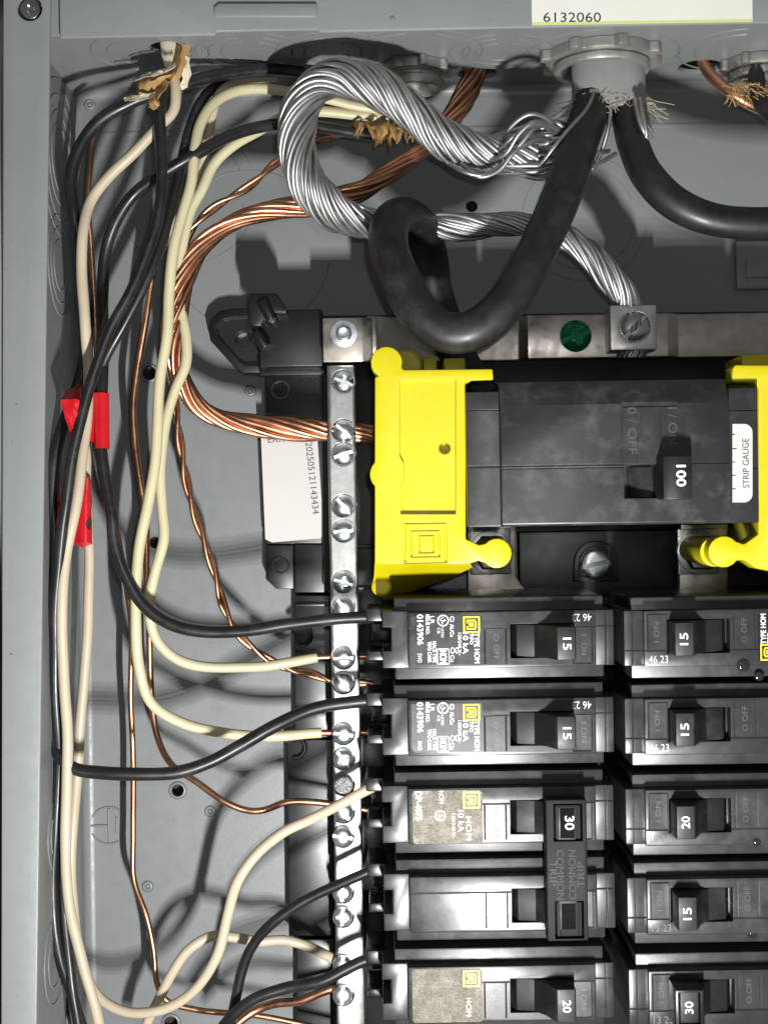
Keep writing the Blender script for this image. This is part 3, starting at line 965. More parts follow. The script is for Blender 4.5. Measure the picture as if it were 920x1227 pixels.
def black_sticker():
    m = MB(); m.prism([(lx(x), ly(y)) for x, y in ((493, 737), (577, 737), (578, 739), (578, 792), (574, 795), (497, 795), (493, 791))], HF + 0.02, HF + 0.10)
    return m.mesh('sticker', STK)
def black_print():
    m = MB(); h = HF + 0.12
    T = lambda *a, **k: local_text(m, *a, h, **k)
    T('0143906', 503.5, 753, -90, 36, 7.2, bold=0.05)
    T('SWD', 502.5, 787, -90, 11, 5)
    T('ISSUE NO.', 512.5, 747, -90, 24, 4.2, bold=0.03)
    T('HACR TYPE', 520, 780, -90, 25, 4.6, bold=0.04); T('TIPO CARR', 514, 780, -90, 25, 4.2, bold=0.04)
    T('LR', 518, 741.5, -90, 9, 5)
    T('LISTED', 530, 757, -90, 12, 3); T('CB', 525.5, 754.5, -90, 7, 3)
    T('AL/Cu', 541.5, 754.5, -90, 15, 4.5, bold=0.03)
    T('Cu', 541.5, 788, -90, 8, 4.5, bold=0.03)
    T('NOM', 530.5, 786, -90, 15, 8.5, bold=0.06)
    T('120/240 V~', 550.5, 771, -90, 27, 3.8, bold=0.02)
    T('10 kA', 557.5, 770, -90, 25, 6.4, bold=0.07)
    T('TIPO', 564.5, 765, -90, 13, 4, bold=0.03)
    T('TYPE HOM', 571, 776, -90, 36, 6.2, bold=0.06)
    # listing mark ring, frames and small plates
    m.ring([(5.6 * K, 0), (7.0 * K, 0.01)], (lx(531), ly(742.5), h), 'h', 24)
    local_text(m, 'UL', 531, 742.5, -60, 7, 6, h)
    for (x0, y0, x1, y1) in ((523, 776, 524, 795), (537, 776, 538, 795), (523, 776, 538, 777), (523, 794.2, 538, 795.2), (539.5, 737.5, 544, 738.4), (539.5, 743.4, 544, 744.3), (539.5, 737.5, 540.4, 744.3), (543.2, 737.5, 544, 744.3),
                             (539.5, 775, 544, 776), (539.5, 781, 544, 782), (539.5, 775, 540.4, 782), (543.2, 775, 544, 782), (545, 775, 549, 776), (545, 781, 549, 782), (545, 775, 545.8, 782), (548.2, 775, 549, 782)):
        m.add([(lx(a), ly(b), h) for a, b in ((x0, y0), (x1, y0), (x1, y1), (x0, y1))], [(0, 3, 2, 1)])
    return m.mesh('print', WHITE, recalc=False)
def emblem(material, cx, cy, s=1.0):
    m = MB(); h = HF + 0.13
    def rect(x0, y0, x1, y1): m.add([(lx(cx + a * s), ly(cy + b * s), h) for a, b in ((x0, y0), (x1, y0), (x1, y1), (x0, y1))], [(0, 3, 2, 1)])
    rect(-10, -10, 10, -8); rect(-10, 8, 10, 10); rect(-10, -8, -8, 8); rect(8, -8, 10, 8)
    rect(-6, -6, 5, -4); rect(-6, 4, 5, 6); rect(-6, -4, -4.4, -1.6); rect(-6, 1.6, -4.4, 4); rect(4, -4, 6, 4); rect(-3.4, -2.6, 2.6, 2.6)
    return m.mesh('emblem', material, recalc=False)
def foil_sticker():
    m = MB(); m.prism([(lx(x), ly(y)) for x, y in ((496, 735), (575, 735), (578, 738), (578, 796), (575, 799), (497, 799), (494, 796), (494, 738))], HF + 0.02, HF + 0.10)
    return m.mesh('sticker', FOIL)
def foil_print(full=True):
    m = MB(); h = HF + 0.12
    T = lambda *a, **k: local_text(m, *a, h, **k)
    if full:
        T('DP-4075', 501.5, 753, -90, 34, 7.5, bold=0.09)
        T('NOM', 529, 743, -90, 15, 6)
        T('10 kA', 552, 772, -90, 26, 7)
        T('HOM', 561, 781, -90, 28, 7)
        m.ring([(5.2 * K, 0), (6.6 * K, 0.01)], (lx(527), ly(765), h), 'h', 24)
        T('UL', 527, 765, -60, 6, 5)
        T('120/240 V~', 543, 778, -90, 30, 4)
    else:
        T('HOM', 561, 781, -90, 22, 6)
    return m.mesh('print', FOILINK, recalc=False)
BS, BP, BE = black_sticker(), black_print(), emblem(YINK, 565, 748)
FS, FP, FP2, FE = foil_sticker(), foil_print(True), foil_print(False), emblem(mat('pale_yellow_ink', (0.75, 0.66, 0.12), 0.5), 565, 747)

def breaker_parts(par, off=(0, 0), left=True, sticker=None, terminals=True, rating=None, date=None, off_txt='O OFF', on_txt='I ON', handle=True, cap=False):
    ox = Vector((off[0] * 0.001, 0, off[1] * 0.001))
    def add(n, me, p=par, lab=None):
        o = link(n, me, p)
        if p is par: o.location = ox
        if lab: o['label'] = lab
        return o
    add('case', CASE_ME); add('cover', COVER_ME); add('end_block', END_ME)
    if terminals:
        add('terminal_block', TERM_ME); add('wire_clamp', CLAMP_ME); add('prong', PRONG_ME); add('terminal_screw_box', SBOX_ME)
    if handle:
        hd = add('handle', HANDLE_ME)
        if rating:
            m_ = MB(); local_text(m_, rating, 674, 769, -90, 14, 9.5, HF + 9.05, bold=0.05)
            add('print', m_.mesh('print', WHITE, recalc=False), hd)
        if cap:
            m_ = MB()
            lb_box(m_, 657, 746, 691, 792, HF + 1, HF + 10.5)
            c_ = MB(); lb_box(c_, 661.5, 750.5, 687, 788.5, HF - 5, HF + 20)
            add('handle_cap', boolean(m_.mesh('handle_cap', BLACK, bevel=0.5), c_.mesh('c', BLACK)), hd)
    if sticker == 'black':
        s_ = add('sticker', BS, lab='black rating sticker with white print and yellow emblem'); add('print', BP, s_); add('emblem', BE, s_)
    elif sticker == 'foil':
        s_ = add('sticker', FS, lab='foil rating sticker'); add('print', FP, s_); add('emblem', FE, s_)
    elif sticker == 'foil_worn':
        s_ = add('sticker', FS, lab='worn foil rating sticker'); add('print', FP2, s_); add('emblem', FE, s_)
    m_ = MB()
    local_text(m_, off_txt, 594, 775, -90, 30 if len(off_txt) < 7 else 38, 6.5, HF + 0.05)
    add('lettering', m_.mesh('lettering', MOULD, recalc=False))
    m_ = MB()
    local_text(m_, on_txt, 699, 774, -90, 24, 6.5, HF + 0.05)
    add('lettering', m_.mesh('lettering', MOULD, recalc=False))
    if date:
        m_ = MB(); local_text(m_, date, 697, 741.5, 180, 23, 9, HF + 0.05)
        add('print', m_.mesh('print', GREYINK if date == '46 23' else FAINT, recalc=False))

GL = 'left hand branch breakers'; GR = 'right hand branch breakers'
def place(px, py, left, label, **kw):
    at = P(px, py, 72)
    t = thing('branch_breaker', label, 'circuit breaker', (at[0], at[1], 16), GL if left else GR)
    breaker_parts(t, left=left, **kw)
    if not left: t.rotation_euler = (0, R(180), 0)
    return t
place(598, 764, True, 'topmost left breaker marked 15, black sticker, directly under the yellow barrier', sticker='black', rating='15', date='46 23', on_txt='I   ON')
place(598, 869, True, 'second left breaker marked 15, black sticker, directly above the two-pole breaker', sticker='black', rating='15', date='46 23')
# two-pole breaker
at = P(598, 975, 72)
tp2 = thing('two_pole_breaker', 'two-pole black breaker with one wide tied toggle marked 30', 'circuit breaker', (at[0], at[1], 16))
breaker_parts(tp2, (0, 0), sticker='foil', handle=True, off_txt='O / OFF')
breaker_parts(tp2, (0, -106 * K), handle=True, off_txt='O/OFF', on_txt='I/ON')
tie = MB(); lb_box(tie, 649, 740, 697, 906, HF + 3.5, HF + 9.6)
c_ = MB()
for y0 in (745, 859):
    lb_box(c_, 658, y0, 692, y0 + 44, HF, HF + 20)
tie_o = link('handle_tie', boolean(tie.mesh('handle_tie', MATTE, bevel=0.6), c_.mesh('c', MATTE)), tp2)
for y0 in (747, 861):
    m_ = MB(); lb_box(m_, 660.5, y0, 690, y0 + 40, HF, HF + 9.0)
    c_ = MB(); lb_box(c_, 664.5, y0 - 5, 666, y0 + 50, HF + 8.6, HF + 12); lb_box(c_, 685, y0 - 5, 686.5, y0 + 50, HF + 8.6, HF + 12)
    link('toggle_top', boolean(m_.mesh('toggle_top', MATTE, bevel=0.3), c_.mesh('c', MATTE)), tie_o)
m_ = MB(); local_text(m_, '30', 677, 768, -90, 16, 10.5, HF + 9.05, bold=0.06)
link('print', m_.mesh('print', WHITE, recalc=False), tie_o)
m_ = MB(); hh = HF + 9.66
for s_, px, rot, py, ln in (('COMMON', 665, -90, 828, 58), ('TRIP', 656.5, -90, 826, 30), ('COMMON', 679, 90, 828, 58), ('TRIP', 689, 90, 828, 30)):
    local_text(m_, s_, px, py, rot, ln, 8.5, hh)
link('print', m_.mesh('print', mat('raised_black_lettering', (0.016, 0.016, 0.016), 0.5, spec=0.3), recalc=False), tie_o)
place(598, 1189, True, 'bottom left breaker marked 20, worn foil sticker, under the two-pole breaker', sticker='foil_worn', rating='20', off_txt='O  OFF')

rb = []
rb.append(place(887, 766, False, 'topmost right breaker marked 15, bright yellow emblem at the right edge', sticker='black', rating='15', date='46 23'))
rb.append(place(888, 872, False, 'second right breaker marked 15, between another 15 and the 20', sticker=None, rating='15', date='46 23'))
rb.append(place(889, 981, False, 'third right breaker marked 20', rating='20', date='18 23'))
rb.append(place(891, 1088, False, 'fourth right breaker marked 15, pale worn face above the capped 30', rating='15', date='13 23'))
rb.append(place(893, 1198, False, 'bottom right breaker marked 30 with a black framed toggle cap', rating='30', date='13 23', cap=True))

DROP = mat('wet_black', (0.02, 0.02, 0.02), 0.06, spec=0.6)
for br, spots in ((rb[0], ((890, 797, 1.9), (913, 812, 1.4))), (rb[2], ((906, 1009, 1.2),)), (rb[3], ((905, 1123, 1.3),))):
    for px, py, r_ in spots:
        c = P(px, py, 72)
        d_ = MB().lathe([(r_, 0), (r_ * 0.93, r_ * 0.12), (r_ * 0.72, r_ * 0.24), (r_ * 0.4, r_ * 0.31), (0, r_ * 0.33)], (0, 0, 0), 'h', 20)
        o = link('droplet', d_.mesh('droplet', DROP), br)
        w_ = L2W(c[0], c[1], 16 + HF - (3.6 if py in (812, 1123) else 0.02)) - br.location
        o.location = Vector((-w_.x, w_.y, -w_.z))
        o['label'] = 'dark wet droplet on the case'

# ================================================================== BASE LABEL
bl = thing('base_label', 'white paper label printed 0202505121143434 beside the neutral bar', 'label', P(350, 585, 12))
HL = 11.4
lp = [(312, 505), (379, 505), (388, 641), (384, 645), (326, 650), (318, 646)]
part('label_paper', MB().prism(ppoly(lp, HL), HL - 0.25, HL), PAPER, bl)
m_ = MB(); c = P(374, 570, HL)
put_text(m_, '0202505121143434', (c[0], c[1], HL + 0.03), -90 + 5, length=mm(92, HL), height=mm(8, HL))
c = P(331, 526, HL)
put_text(m_, 'EXX', (c[0], c[1], HL + 0.03), 2, length=mm(20, HL), height=mm(8, HL))
part('print', m_, INK, bl, recalc=False)

# ================================================================== WIRES
def r_px(w, h=40): return mm(w, h) / 2
def wire(name, label, pts, w, m, group, cat='wire', tip=None, n=12):
    q = path(pts, 1.6)
    sd = int(sum(p[0] for p in pts))
    N = len(q)
    jx, jy, jr = smooth_rand(N, 0.22, sd, 9), smooth_rand(N, 0.22, sd + 1, 9), smooth_rand(N, 0.035, sd + 2, 5)
    for i in range(N):
        e = min(1, i / 6, (N - 1 - i) / 6)
        q[i] = q[i] + Vector((jx[i] * e, jy[i] * e, 0))
    at = tuple(q[0])
    t = thing(name, label, cat, at, group)
    part('insulation', MB().tube(q, [r_px(w) * (1 + jr[i]) for i in range(N)], n), m, t, sharp=60)
    if tip:
        part('bare_tip', MB().tube(path(tip, 1.5), 1.0, 10), COPPER, t, sharp=60)
    return t
GB, GC, GK = 'black insulated wires', 'cream insulated wires', 'bare copper wires'

wire('white_wire', 'ivory wire leaving the torn sheath at top left and running straight down the side',
     [(207, 80, 44), (211, 112, 46), (208, 132, 46), (192, 150, 46), (165, 180, 45), (130, 212, 44), (110, 240, 44), (101, 275, 46), (99, 330, 46), (102, 390, 46), (106, 440, 44), (106, 490, 44), (99, 550, 47), (91, 605, 49), (79, 665, 49), (75, 720, 49), (77, 800, 48), (81, 880, 48), (81, 940, 48), (79, 1001, 48), (84, 1085, 46), (98, 1146, 44), (117, 1220, 42), (124, 1260, 40)], 13, IVORY, GC)
w2 = wire('white_wire', 'cream wire in the lower red tape, looping along the bottom to the two-pole breaker',
     [(330, 92, 24), (285, 98, 30), (262, 116, 36), (250, 160, 36), (241, 202, 34), (226, 243, 32), (204, 278, 30), (186, 308, 28), (162, 350, 26), (135, 406, 26), (117, 445, 28), (107, 500, 30), (104, 560, 32), (106, 620, 32), (108, 670, 32), (106, 730, 32), (102, 800, 32), (96, 880, 32), (92, 935, 32), (87, 1000, 34), (87, 1080, 34), (96, 1140, 34), (115, 1190, 36), (150, 1212, 38), (192, 1210, 40), (233, 1186, 42), (260, 1146, 44), (273, 1096, 45), (286, 1055, 46), (309, 1022, 46), (340, 997, 46), (370, 983, 46), (411, 962, 47), (438, 947, 47), (466, 934, 47)], 12.5, IVORY, GC)
wire('white_wire', 'long cream wire ending in the neutral bar beside the second breaker',
     [(452, 131, 26), (425, 127, 27), (385, 117, 28), (345, 109, 30), (310, 106, 33), (280, 110, 36), (257, 124, 40), (240, 150, 43), (233, 180, 45), (229, 216, 45), (219, 253, 45), (208, 297, 45), (203, 350, 44), (200, 400, 43), (192, 460, 42), (188, 536, 42), (177, 603, 42), (166, 661, 42), (163, 735, 42), (168, 802, 40), (182, 843, 38), (219, 866, 34), (270, 878, 30), (320, 882, 27), (385, 878, 25)], 13, CREAM, GC,
     tip=[(384, 878, 25), (400, 878, 24.4), (446, 878, 24.2)])
wire('white_wire', 'cream wire ending in the neutral bar beside the topmost breaker',
     [(476, 141, 24), (435, 138, 26), (380, 134, 29), (340, 141, 32), (310, 157, 36), (280, 173, 38), (257, 195, 38), (243, 226, 38), (230, 250, 38), (222, 280, 38), (215, 320, 37), (216, 367, 36), (223, 401, 36), (223, 435, 36), (210, 466, 36), (199, 502, 36), (192, 560, 36), (195, 610, 36), (197, 643, 36), (185, 688, 36), (179, 718, 36), (185, 762, 34), (209, 788, 32), (242, 799, 29), (310, 799, 27), (345, 794, 26), (380, 788, 25)], 13, CREAM, GC,
     tip=[(379, 788, 25), (400, 787, 24.4), (446, 787, 24.2)])
wire('white_wire', 'short cream wire arching into the neutral bar near the bottom edge',
     [(170, 1250, 30), (178, 1222, 31), (189, 1200, 32), (206, 1166, 33), (226, 1138, 33), (253, 1122, 32), (280, 1123, 31), (310, 1128, 29), (340, 1126, 28), (367, 1133, 27), (402, 1150, 24.5)], 12.5, IVORY, GC)

b_top = wire('black_wire', 'thick black wire arching over the top left corner, ending at the second breaker',
     [(405, 96, 24), (350, 86, 28), (310, 83, 32), (270, 88, 36), (229, 98, 40), (190, 110, 42), (158, 122, 42), (125, 140, 42), (104, 162, 42), (90, 190, 42), (85, 220, 42), (89, 255, 42), (97, 300, 40), (105, 370, 36), (101, 440, 34), (87, 482, 36), (76, 510, 40), (66, 545, 42), (63, 600, 42), (66, 640, 42), (64, 700, 42), (61, 785, 42), (60, 860, 42), (67, 898, 44), (88, 920, 47), (120, 926, 48), (160, 928, 48), (210, 926, 47), (249, 914, 46), (290, 893, 45), (334, 868, 45), (377, 849, 46), (434, 840, 46), (466, 839, 46)], 15.5, BLKWIRE, GB)
b_tape = wire('black_wire', 'black wire with a red tape sleeve, ending at the topmost left breaker',
     [(446, 162, 24), (400, 155, 28), (352, 148, 33), (310, 152, 38), (270, 165, 42), (236, 184, 45), (202, 203, 45), (162, 232, 42), (138, 268, 40), (127, 303, 38), (123, 350, 38), (124, 410, 40), (122, 470, 42), (122, 540, 44), (129, 590, 45), (134, 620, 46), (136, 645, 46), (148, 684, 46), (172, 725, 46), (202, 747, 46), (242, 757, 46), (290, 757, 46), (340, 749, 46), (400, 742, 46), (434, 740, 46), (466, 739, 46)], 14.5, BLKWIRE, GB)
wire('black_wire', 'black wire leaving the torn sheath, crossing down over the red tape',
     [(205, 80, 43), (198, 106, 46), (193, 130, 49), (192, 168, 52), (194, 219, 53), (189, 265, 53), (176, 305, 53), (158, 348, 53), (134, 392, 53), (117, 437, 53), (104, 478, 53), (90, 536, 53), (80, 603, 52), (71, 667, 50), (67, 735, 48), (66, 800, 46), (69, 870, 44), (71, 917, 44), (67, 1000, 44), (63, 1069, 46), (72, 1146, 46), (88, 1195, 44), (106, 1250, 42)], 13, BLKWIRE, GB)
wire('black_wire', 'black wire side by side with the crossing black wire, lower on the left',
     [(330, 88, 20), (285, 92, 28), (258, 104, 34), (240, 124, 40), (226, 160, 42), (210, 228, 44), (198, 275, 45), (178, 330, 46), (150, 385, 45), (126, 430, 42), (112, 480, 36), (96, 540, 34), (84, 610, 34), (76, 680, 36), (72, 740, 36), (70, 810, 36), (73, 880, 38), (75, 950, 42), (77, 1085, 44), (86, 1170, 46), (96, 1245, 46)], 12, BLKWIRE, GB)
wire('black_wire', 'short black wire bending up to the lower pole of the two-pole breaker',
     [(272, 1250, 40), (281, 1205, 40), (290, 1165, 41), (302, 1136, 42), (322, 1111, 44), (352, 1088, 45), (401, 1062, 46), (438, 1045, 47), (464, 1037, 47)], 12.5, BLKWIRE, GB)
wire('black_wire', 'short black wire rising to the bottom left breaker',
     [(252, 1250, 44), (280, 1216, 46), (303, 1198, 47), (344, 1184, 47), (384, 1176, 48), (415, 1161, 48), (438, 1151, 48), (464, 1148, 48)], 14, BLKWIRE, GB)
for pts in ([(240, 1255, 34), (270, 1228, 36), (300, 1217, 36)],): pass
wire('black_wire', 'black wire half hidden against the side wall at the far left',
     [(70, 930, 30), (62, 985, 28), (58, 1060, 28), (64, 1130, 30), (76, 1190, 30), (84, 1250, 30)], 11, BLKWIRE, GB)

def copper(name, label, pts, w=8.0, m=COPPER_D):
    q = path(pts, 1.6)
    return solo(name, MB().tube(q, r_px(w), 10), m, label, 'wire', GK, at=tuple(q[0]), sharp=60)
copper('copper_wire', 'bare copper wire against the left wall falling to the bottom left loop',
     [(116, 150, 30), (112, 165, 30), (108, 202, 30), (106, 245, 30), (110, 300, 28), (114, 370, 26), (118, 450, 24), (126, 560, 22), (140, 632, 22), (153, 711, 24), (158, 752, 24), (157, 836, 22), (160, 910, 20), (160, 1001, 20), (161, 1055, 20), (175, 1095, 22), (184, 1136, 22), (189, 1180, 22), (200, 1199, 22), (236, 1210, 22), (310, 1217, 22), (365, 1228, 22), (420, 1240, 22)], 7.5)
copper('copper_wire', 'bare copper wire bowing left then running to the neutral bar beside the two-pole breaker',
     [(232, 150, 30), (219, 202, 30), (203, 250, 28), (190, 300, 26), (182, 337, 25), (175, 384, 24), (165, 442, 22), (160, 485, 22), (162, 529, 22), (168, 576, 22), (175, 620, 22), (176, 684, 22), (179, 752, 20), (182, 836, 19), (189, 883, 20), (205, 915, 24), (236, 937, 27), (270, 961, 29), (296, 971, 29), (315, 971, 29), (344, 961, 27), (375, 961, 25), (400, 964, 24.3), (436, 970, 24.2), (446, 972, 24.2)], 8.5)
copper('copper_wire', 'copper wire under the bottom black wire, ending in the lowest bar screw',
     [(262, 1250, 36), (285, 1226, 36), (304, 1212, 35), (327, 1203, 32), (360, 1199, 28), (385, 1189, 25.5), (402, 1184, 24.3), (430, 1184, 24.2)], 11, COPPER)

def rope(pts, Rf, rs, n, pitch, m, par, core=True, jit=0.12, seed=1, name='strand', sides=6, ph0=0.0, step=1.6):
    q = path(pts, step)
    fr = frames(q)
    N = len(q)
    for k in range(n):
        jr = smooth_rand(N, jit * rs * 2, seed * 100 + k, 14)
        ja = smooth_rand(N, 0.16, seed * 200 + k, 16)
        out = []
        for i, (p, (t, a, b)) in enumerate(zip(q, fr)):
            an = ph0 + 2 * math.pi * k / n + 2 * math.pi * i * step / pitch + ja[i]
            rr_ = Rf(i / (N - 1)) - rs + jr[i]
            out.append(p + a * (rr_ * math.cos(an)) + b * (rr_ * math.sin(an)))
        part(name, MB().tube(out, rs, sides), m, par, sharp=80)
    if core:
        part('core', MB().tube(q, [max(0.4, Rf(i / (N - 1)) - 1.5 * rs) for i in range(N)], 10), m, par, sharp=80)

# twisted copper pair
tw = thing('twisted_copper_pair', 'twisted bare copper pair weaving down to the neutral bar below the topmost wire', 'wire', P(330, 195, 30), GK)
rope([(480, 140, 18), (430, 152, 20), (390, 166, 22), (360, 180, 26), (330, 196, 30), (300, 222, 31), (256, 249, 32), (236, 268, 32), (219, 296, 30), (209, 340, 28), (205, 400, 28), (208, 470, 28), (213, 505, 28), (216, 529, 28), (222, 570, 28), (231, 608, 28), (249, 661, 28), (259, 694, 28), (270, 731, 28), (286, 760, 28), (310, 782, 27), (345, 802, 25), (375, 808, 24.5), (400, 817, 24.2), (446, 819, 24.2)],
     lambda t: 1.55, 0.80, 2, 26, COPPER_D, tw, core=False, jit=0.05, seed=3, name='strand', sides=8)
# thick copper earth conductor
ec = thing('copper_earth_cable', 'thick stranded copper cable curving from the top wall hole to the neutral bar', 'cable', P(566, 90, 17), GK)
def rcu(t): return 3.3 + 0.35 * math.sin(t * 23)
rope([(572, 66, 15), (568, 88, 15), (561, 108, 18), (548, 132, 22), (528, 158, 24), (505, 180, 26), (470, 205, 28), (430, 230, 30), (375, 246, 32), (310, 255, 34), (272, 271, 35), (238, 300, 36), (220, 335, 36), (210, 380, 35), (208, 420, 34), (217, 455, 32), (237, 485, 30), (272, 503, 28), (320, 511, 26.5), (370, 515, 25.5), (405, 518, 24.8), (447, 521, 24.8)],
     rcu, 0.95, 9, 75, COPPER, ec, seed=5, jit=0.30, sides=8)

# aluminium service neutral
al = thing('aluminium_neutral_cable', 'braided bare aluminium cable looping left and ending in the square lug', 'cable', P(600, 190, 46))
def ral(t):
    if t < 0.50: return 5.6
    if t < 0.62: return 5.6 - (t - 0.50) / 0.12 * 1.9
    if t < 0.86: return 3.7
    return 3.7 + (t - 0.86) / 0.14 * 0.8
def ral2(t): return ral(t) * (1 + 0.045 * math.sin(t * 31) + 0.03 * math.sin(t * 57 + 1))
rope([(640, 186, 44), (600, 186, 45), (560, 180, 47), (522, 160, 50), (490, 132, 53), (450, 103, 55), (410, 92, 55), (378, 104, 55), (359, 138, 55), (356, 185, 54), (370, 222, 52), (400, 252, 48), (440, 268, 42), (480, 272, 38), (525, 272, 36), (575, 270, 36), (625, 270, 36), (665, 280, 36), (700, 301, 37), (728, 330, 37), (750, 362, 35), (758, 395, 34), (757, 428, 33)],
     ral2, 0.70, 21, 58, ALWIRE, al, seed=9, jit=0.62, sides=7)
# loose fan of strands up to the connector mouth
rnd = random.Random(11)
fan = []
for k in range(20):
    t = k / 19
    y_start = 166 + 36 * t
    hs = 42 + rnd.uniform(-5, 6)
    sag = rnd.uniform(-20, 16)
    fan.append([(596 - 24 * rnd.random(), y_start, hs), (626 + rnd.uniform(-6, 6), y_start - 4 + sag * 0.7, hs + rnd.uniform(-2, 6)), (660 + rnd.uniform(-8, 8), 178 + (t - 0.5) * 30 + sag, 44 + rnd.uniform(-5, 6)), (686 + rnd.uniform(-6, 6), 152 + 22 * rnd.random(), 42), (700 + 12 * rnd.random(), 130, 40), (708 + 8 * rnd.random(), 108, 38)])
fan += [[(600, 176, 48), (612, 152, 54), (634, 137, 57), (656, 143, 54), (668, 160, 48), (686, 172, 42)],
        [(594, 186, 49), (612, 166, 56), (636, 150, 57), (662, 152, 52), (682, 168, 44), (700, 178, 40)],
        [(588, 192, 50), (606, 184, 55), (622, 160, 58), (640, 146, 58), (664, 158, 50), (690, 160, 42)],
        [(600, 196, 44), (636, 206, 50), (668, 198, 48), (700, 186, 42), (730, 181, 38)],
        [(606, 204, 42), (646, 214, 46), (686, 206, 42), (716, 196, 38), (738, 184, 36)],
        [(600, 208, 42), (640, 203, 48), (664, 176, 52), (684, 152, 50), (702, 132, 44), (712, 110, 38)],
        [(536, 194, 48), (556, 206, 53), (580, 210, 53), (602, 196, 52), (624, 172, 54), (640, 154, 54), (662, 146, 48), (690, 150, 42)],
        [(552, 196, 50), (574, 212, 53), (598, 204, 53), (616, 182, 54), (640, 168, 52), (668, 166, 46), (700, 140, 41)],
        [(732, 118, 38), (729, 150, 40), (720, 182, 38), (709, 202, 38), (690, 216, 36)],
        [(766, 118, 42), (770, 140, 47), (774, 160, 47), (772, 172, 45)],
        [(760, 118, 42), (767, 148, 47), (776, 168, 46)]]
for f_ in fan:
    part('loose_strand', MB().tube(path(f_, 1.3), 0.70, 7), ALWIRE, al, sharp=80)

# black service conductors
def cable(label, pts, w0, taper=None):
    q = path(pts, 2.0)
    t = thing('service_cable', label, 'cable', tuple(q[0]), 'black service cables')
    N = len(q)
    j = smooth_rand(N, 0.14, len(pts), 10)
    part('insulation', MB().tube(q, [r_px(w0, 45) + j[i] for i in range(N)], 24), BLKCABLE, t, sharp=60)
    return t
cable('thick black service cable looping down in front of the left yellow barrier',
      [(716, 60, 30), (712, 110, 31), (705, 140, 37), (694, 170, 46), (682, 208, 55), (662, 260, 61), (634, 318, 65), (604, 366, 67), (566, 396, 67), (530, 397, 66), (500, 372, 65), (480, 335, 63), (466, 298, 60), (468, 268, 55), (485, 259, 47), (503, 272, 38), (514, 305, 30), (520, 350, 26), (545, 420, 26), (580, 480, 30)], 46)
cable('thick black service cable bending from the connector to the right picture edge',
      [(743, 60, 30), (747, 110, 31), (752, 145, 36), (760, 178, 44), (775, 210, 50), (806, 242, 52), (850, 262, 53), (910, 268, 53), (990, 262, 53)], 39)

# ================================================================== CONNECTORS ON THE TOP WALL
def gear(mb, c, r0, r1, teeth, y0, y1, ph=0.0, frac=0.32):
    """notched locknut, axis along y"""
    pts = []
    n = teeth * 12
    for i in range(n):
        a = 2 * math.pi * i / n + ph
        u = (i % 12) / 12
        r = r1 if abs(u - 0.5) < frac * 0.5 else r0
        pts.append((r * math.cos(a), r * math.sin(a)))
    N = len(pts)
    v = [(c[0] + a, y0, c[2] + b) for a, b in pts] + [(c[0] + a * 0.985, y1, c[2] + b * 0.985) for a, b in pts]
    f = [tuple(range(N)), tuple(range(2 * N - 1, N - 1, -1))] + [((i + 1) % N, i, N + i, N + (i + 1) % N) for i in range(N)]
    mb.add(v, f)
def connector(px, h, R_, label, jacket=None, depth=10.0):
    q = Ptop(px, h); h = q[2]
    t = thing('cable_connector', label, 'connector', (q[0], YT, h), 'cable connectors on the top wall')
    c = (q[0], YT, h)
    g = MB(); gear(g, c, R_, R_ * 1.13, 8, YT - 3.4, YT - 0.05, 0.2)
    gm = g.mesh('locknut', CASTZ, origin_of(t), bevel=0.35)
    ct = MB().lathe([(R_ * 0.70, -20), (R_ * 0.70, 20)], c, 'y', 32)
    link('locknut', boolean(gm, ct.mesh('c', CASTZ, origin_of(t))), t)
    ro, ri = R_ * 0.86, R_ * 0.70
    part('throat_ring', MB().ring([(ri, 0.5), (ri, -depth + 0.8), (ri + 0.5, -depth), (ro - 0.4, -depth), (ro, -depth + 0.8), (ro, -depth * 0.66), (ro - 0.7, -depth * 0.62), (ro - 0.7, -depth * 0.5), (ro + 0.1, -depth * 0.45), (ro + 0.1, 0.5)], c, 'y', 40), CASTZ, t)
    return t
connector(720, 64, 17.6, 'large cast locknut connector gripping the grey service cable jacket at top centre', depth=6.0)
connector(497, 78, 10.6, 'smaller cast connector behind the aluminium loop', depth=8)
connector(908, 74, 11.5, 'notched cast connector at the top right edge', depth=6)
# jacket stub
q = Ptop(728, 66); JH = q[2]
jk = thing('cable_jacket', 'cut grey oval cable jacket with frayed fibres hanging from the large connector', 'cable', (q[0], YT, JH))
mb = MB()
N_ = 36
ringv = []
JB = YT - 17.5
def jring(yy, s_, cutend):
    for k in range(N_):
        a = 2 * math.pi * k / N_
        w_ = (0.7 * math.sin(3 * a + 1) + 0.4 * math.sin(7 * a) - 1.0 * math.cos(a)) if cutend else 0
        ringv.append((q[0] + 11.6 * s_ * math.cos(a), yy + w_, JH + 8.6 * s_ * math.sin(a)))
jring(YT + 6, 1.0, False); jring(YT - 8, 1.0, False); jring(YT - 14, 0.99, False); jring(JB, 0.97, True); jring(JB + 0.4, 0.89, True); jring(YT - 3, 0.87, False)
ff = []
for i in range(5):
    for k in range(N_):
        a, b = i * N_ + k, i * N_ + (k + 1) % N_
        ff.append((a, b, b + N_, a + N_))
mb.add(ringv, ff)
part('jacket', mb, PVC, jk)
rnd = random.Random(4)
fb = MB()
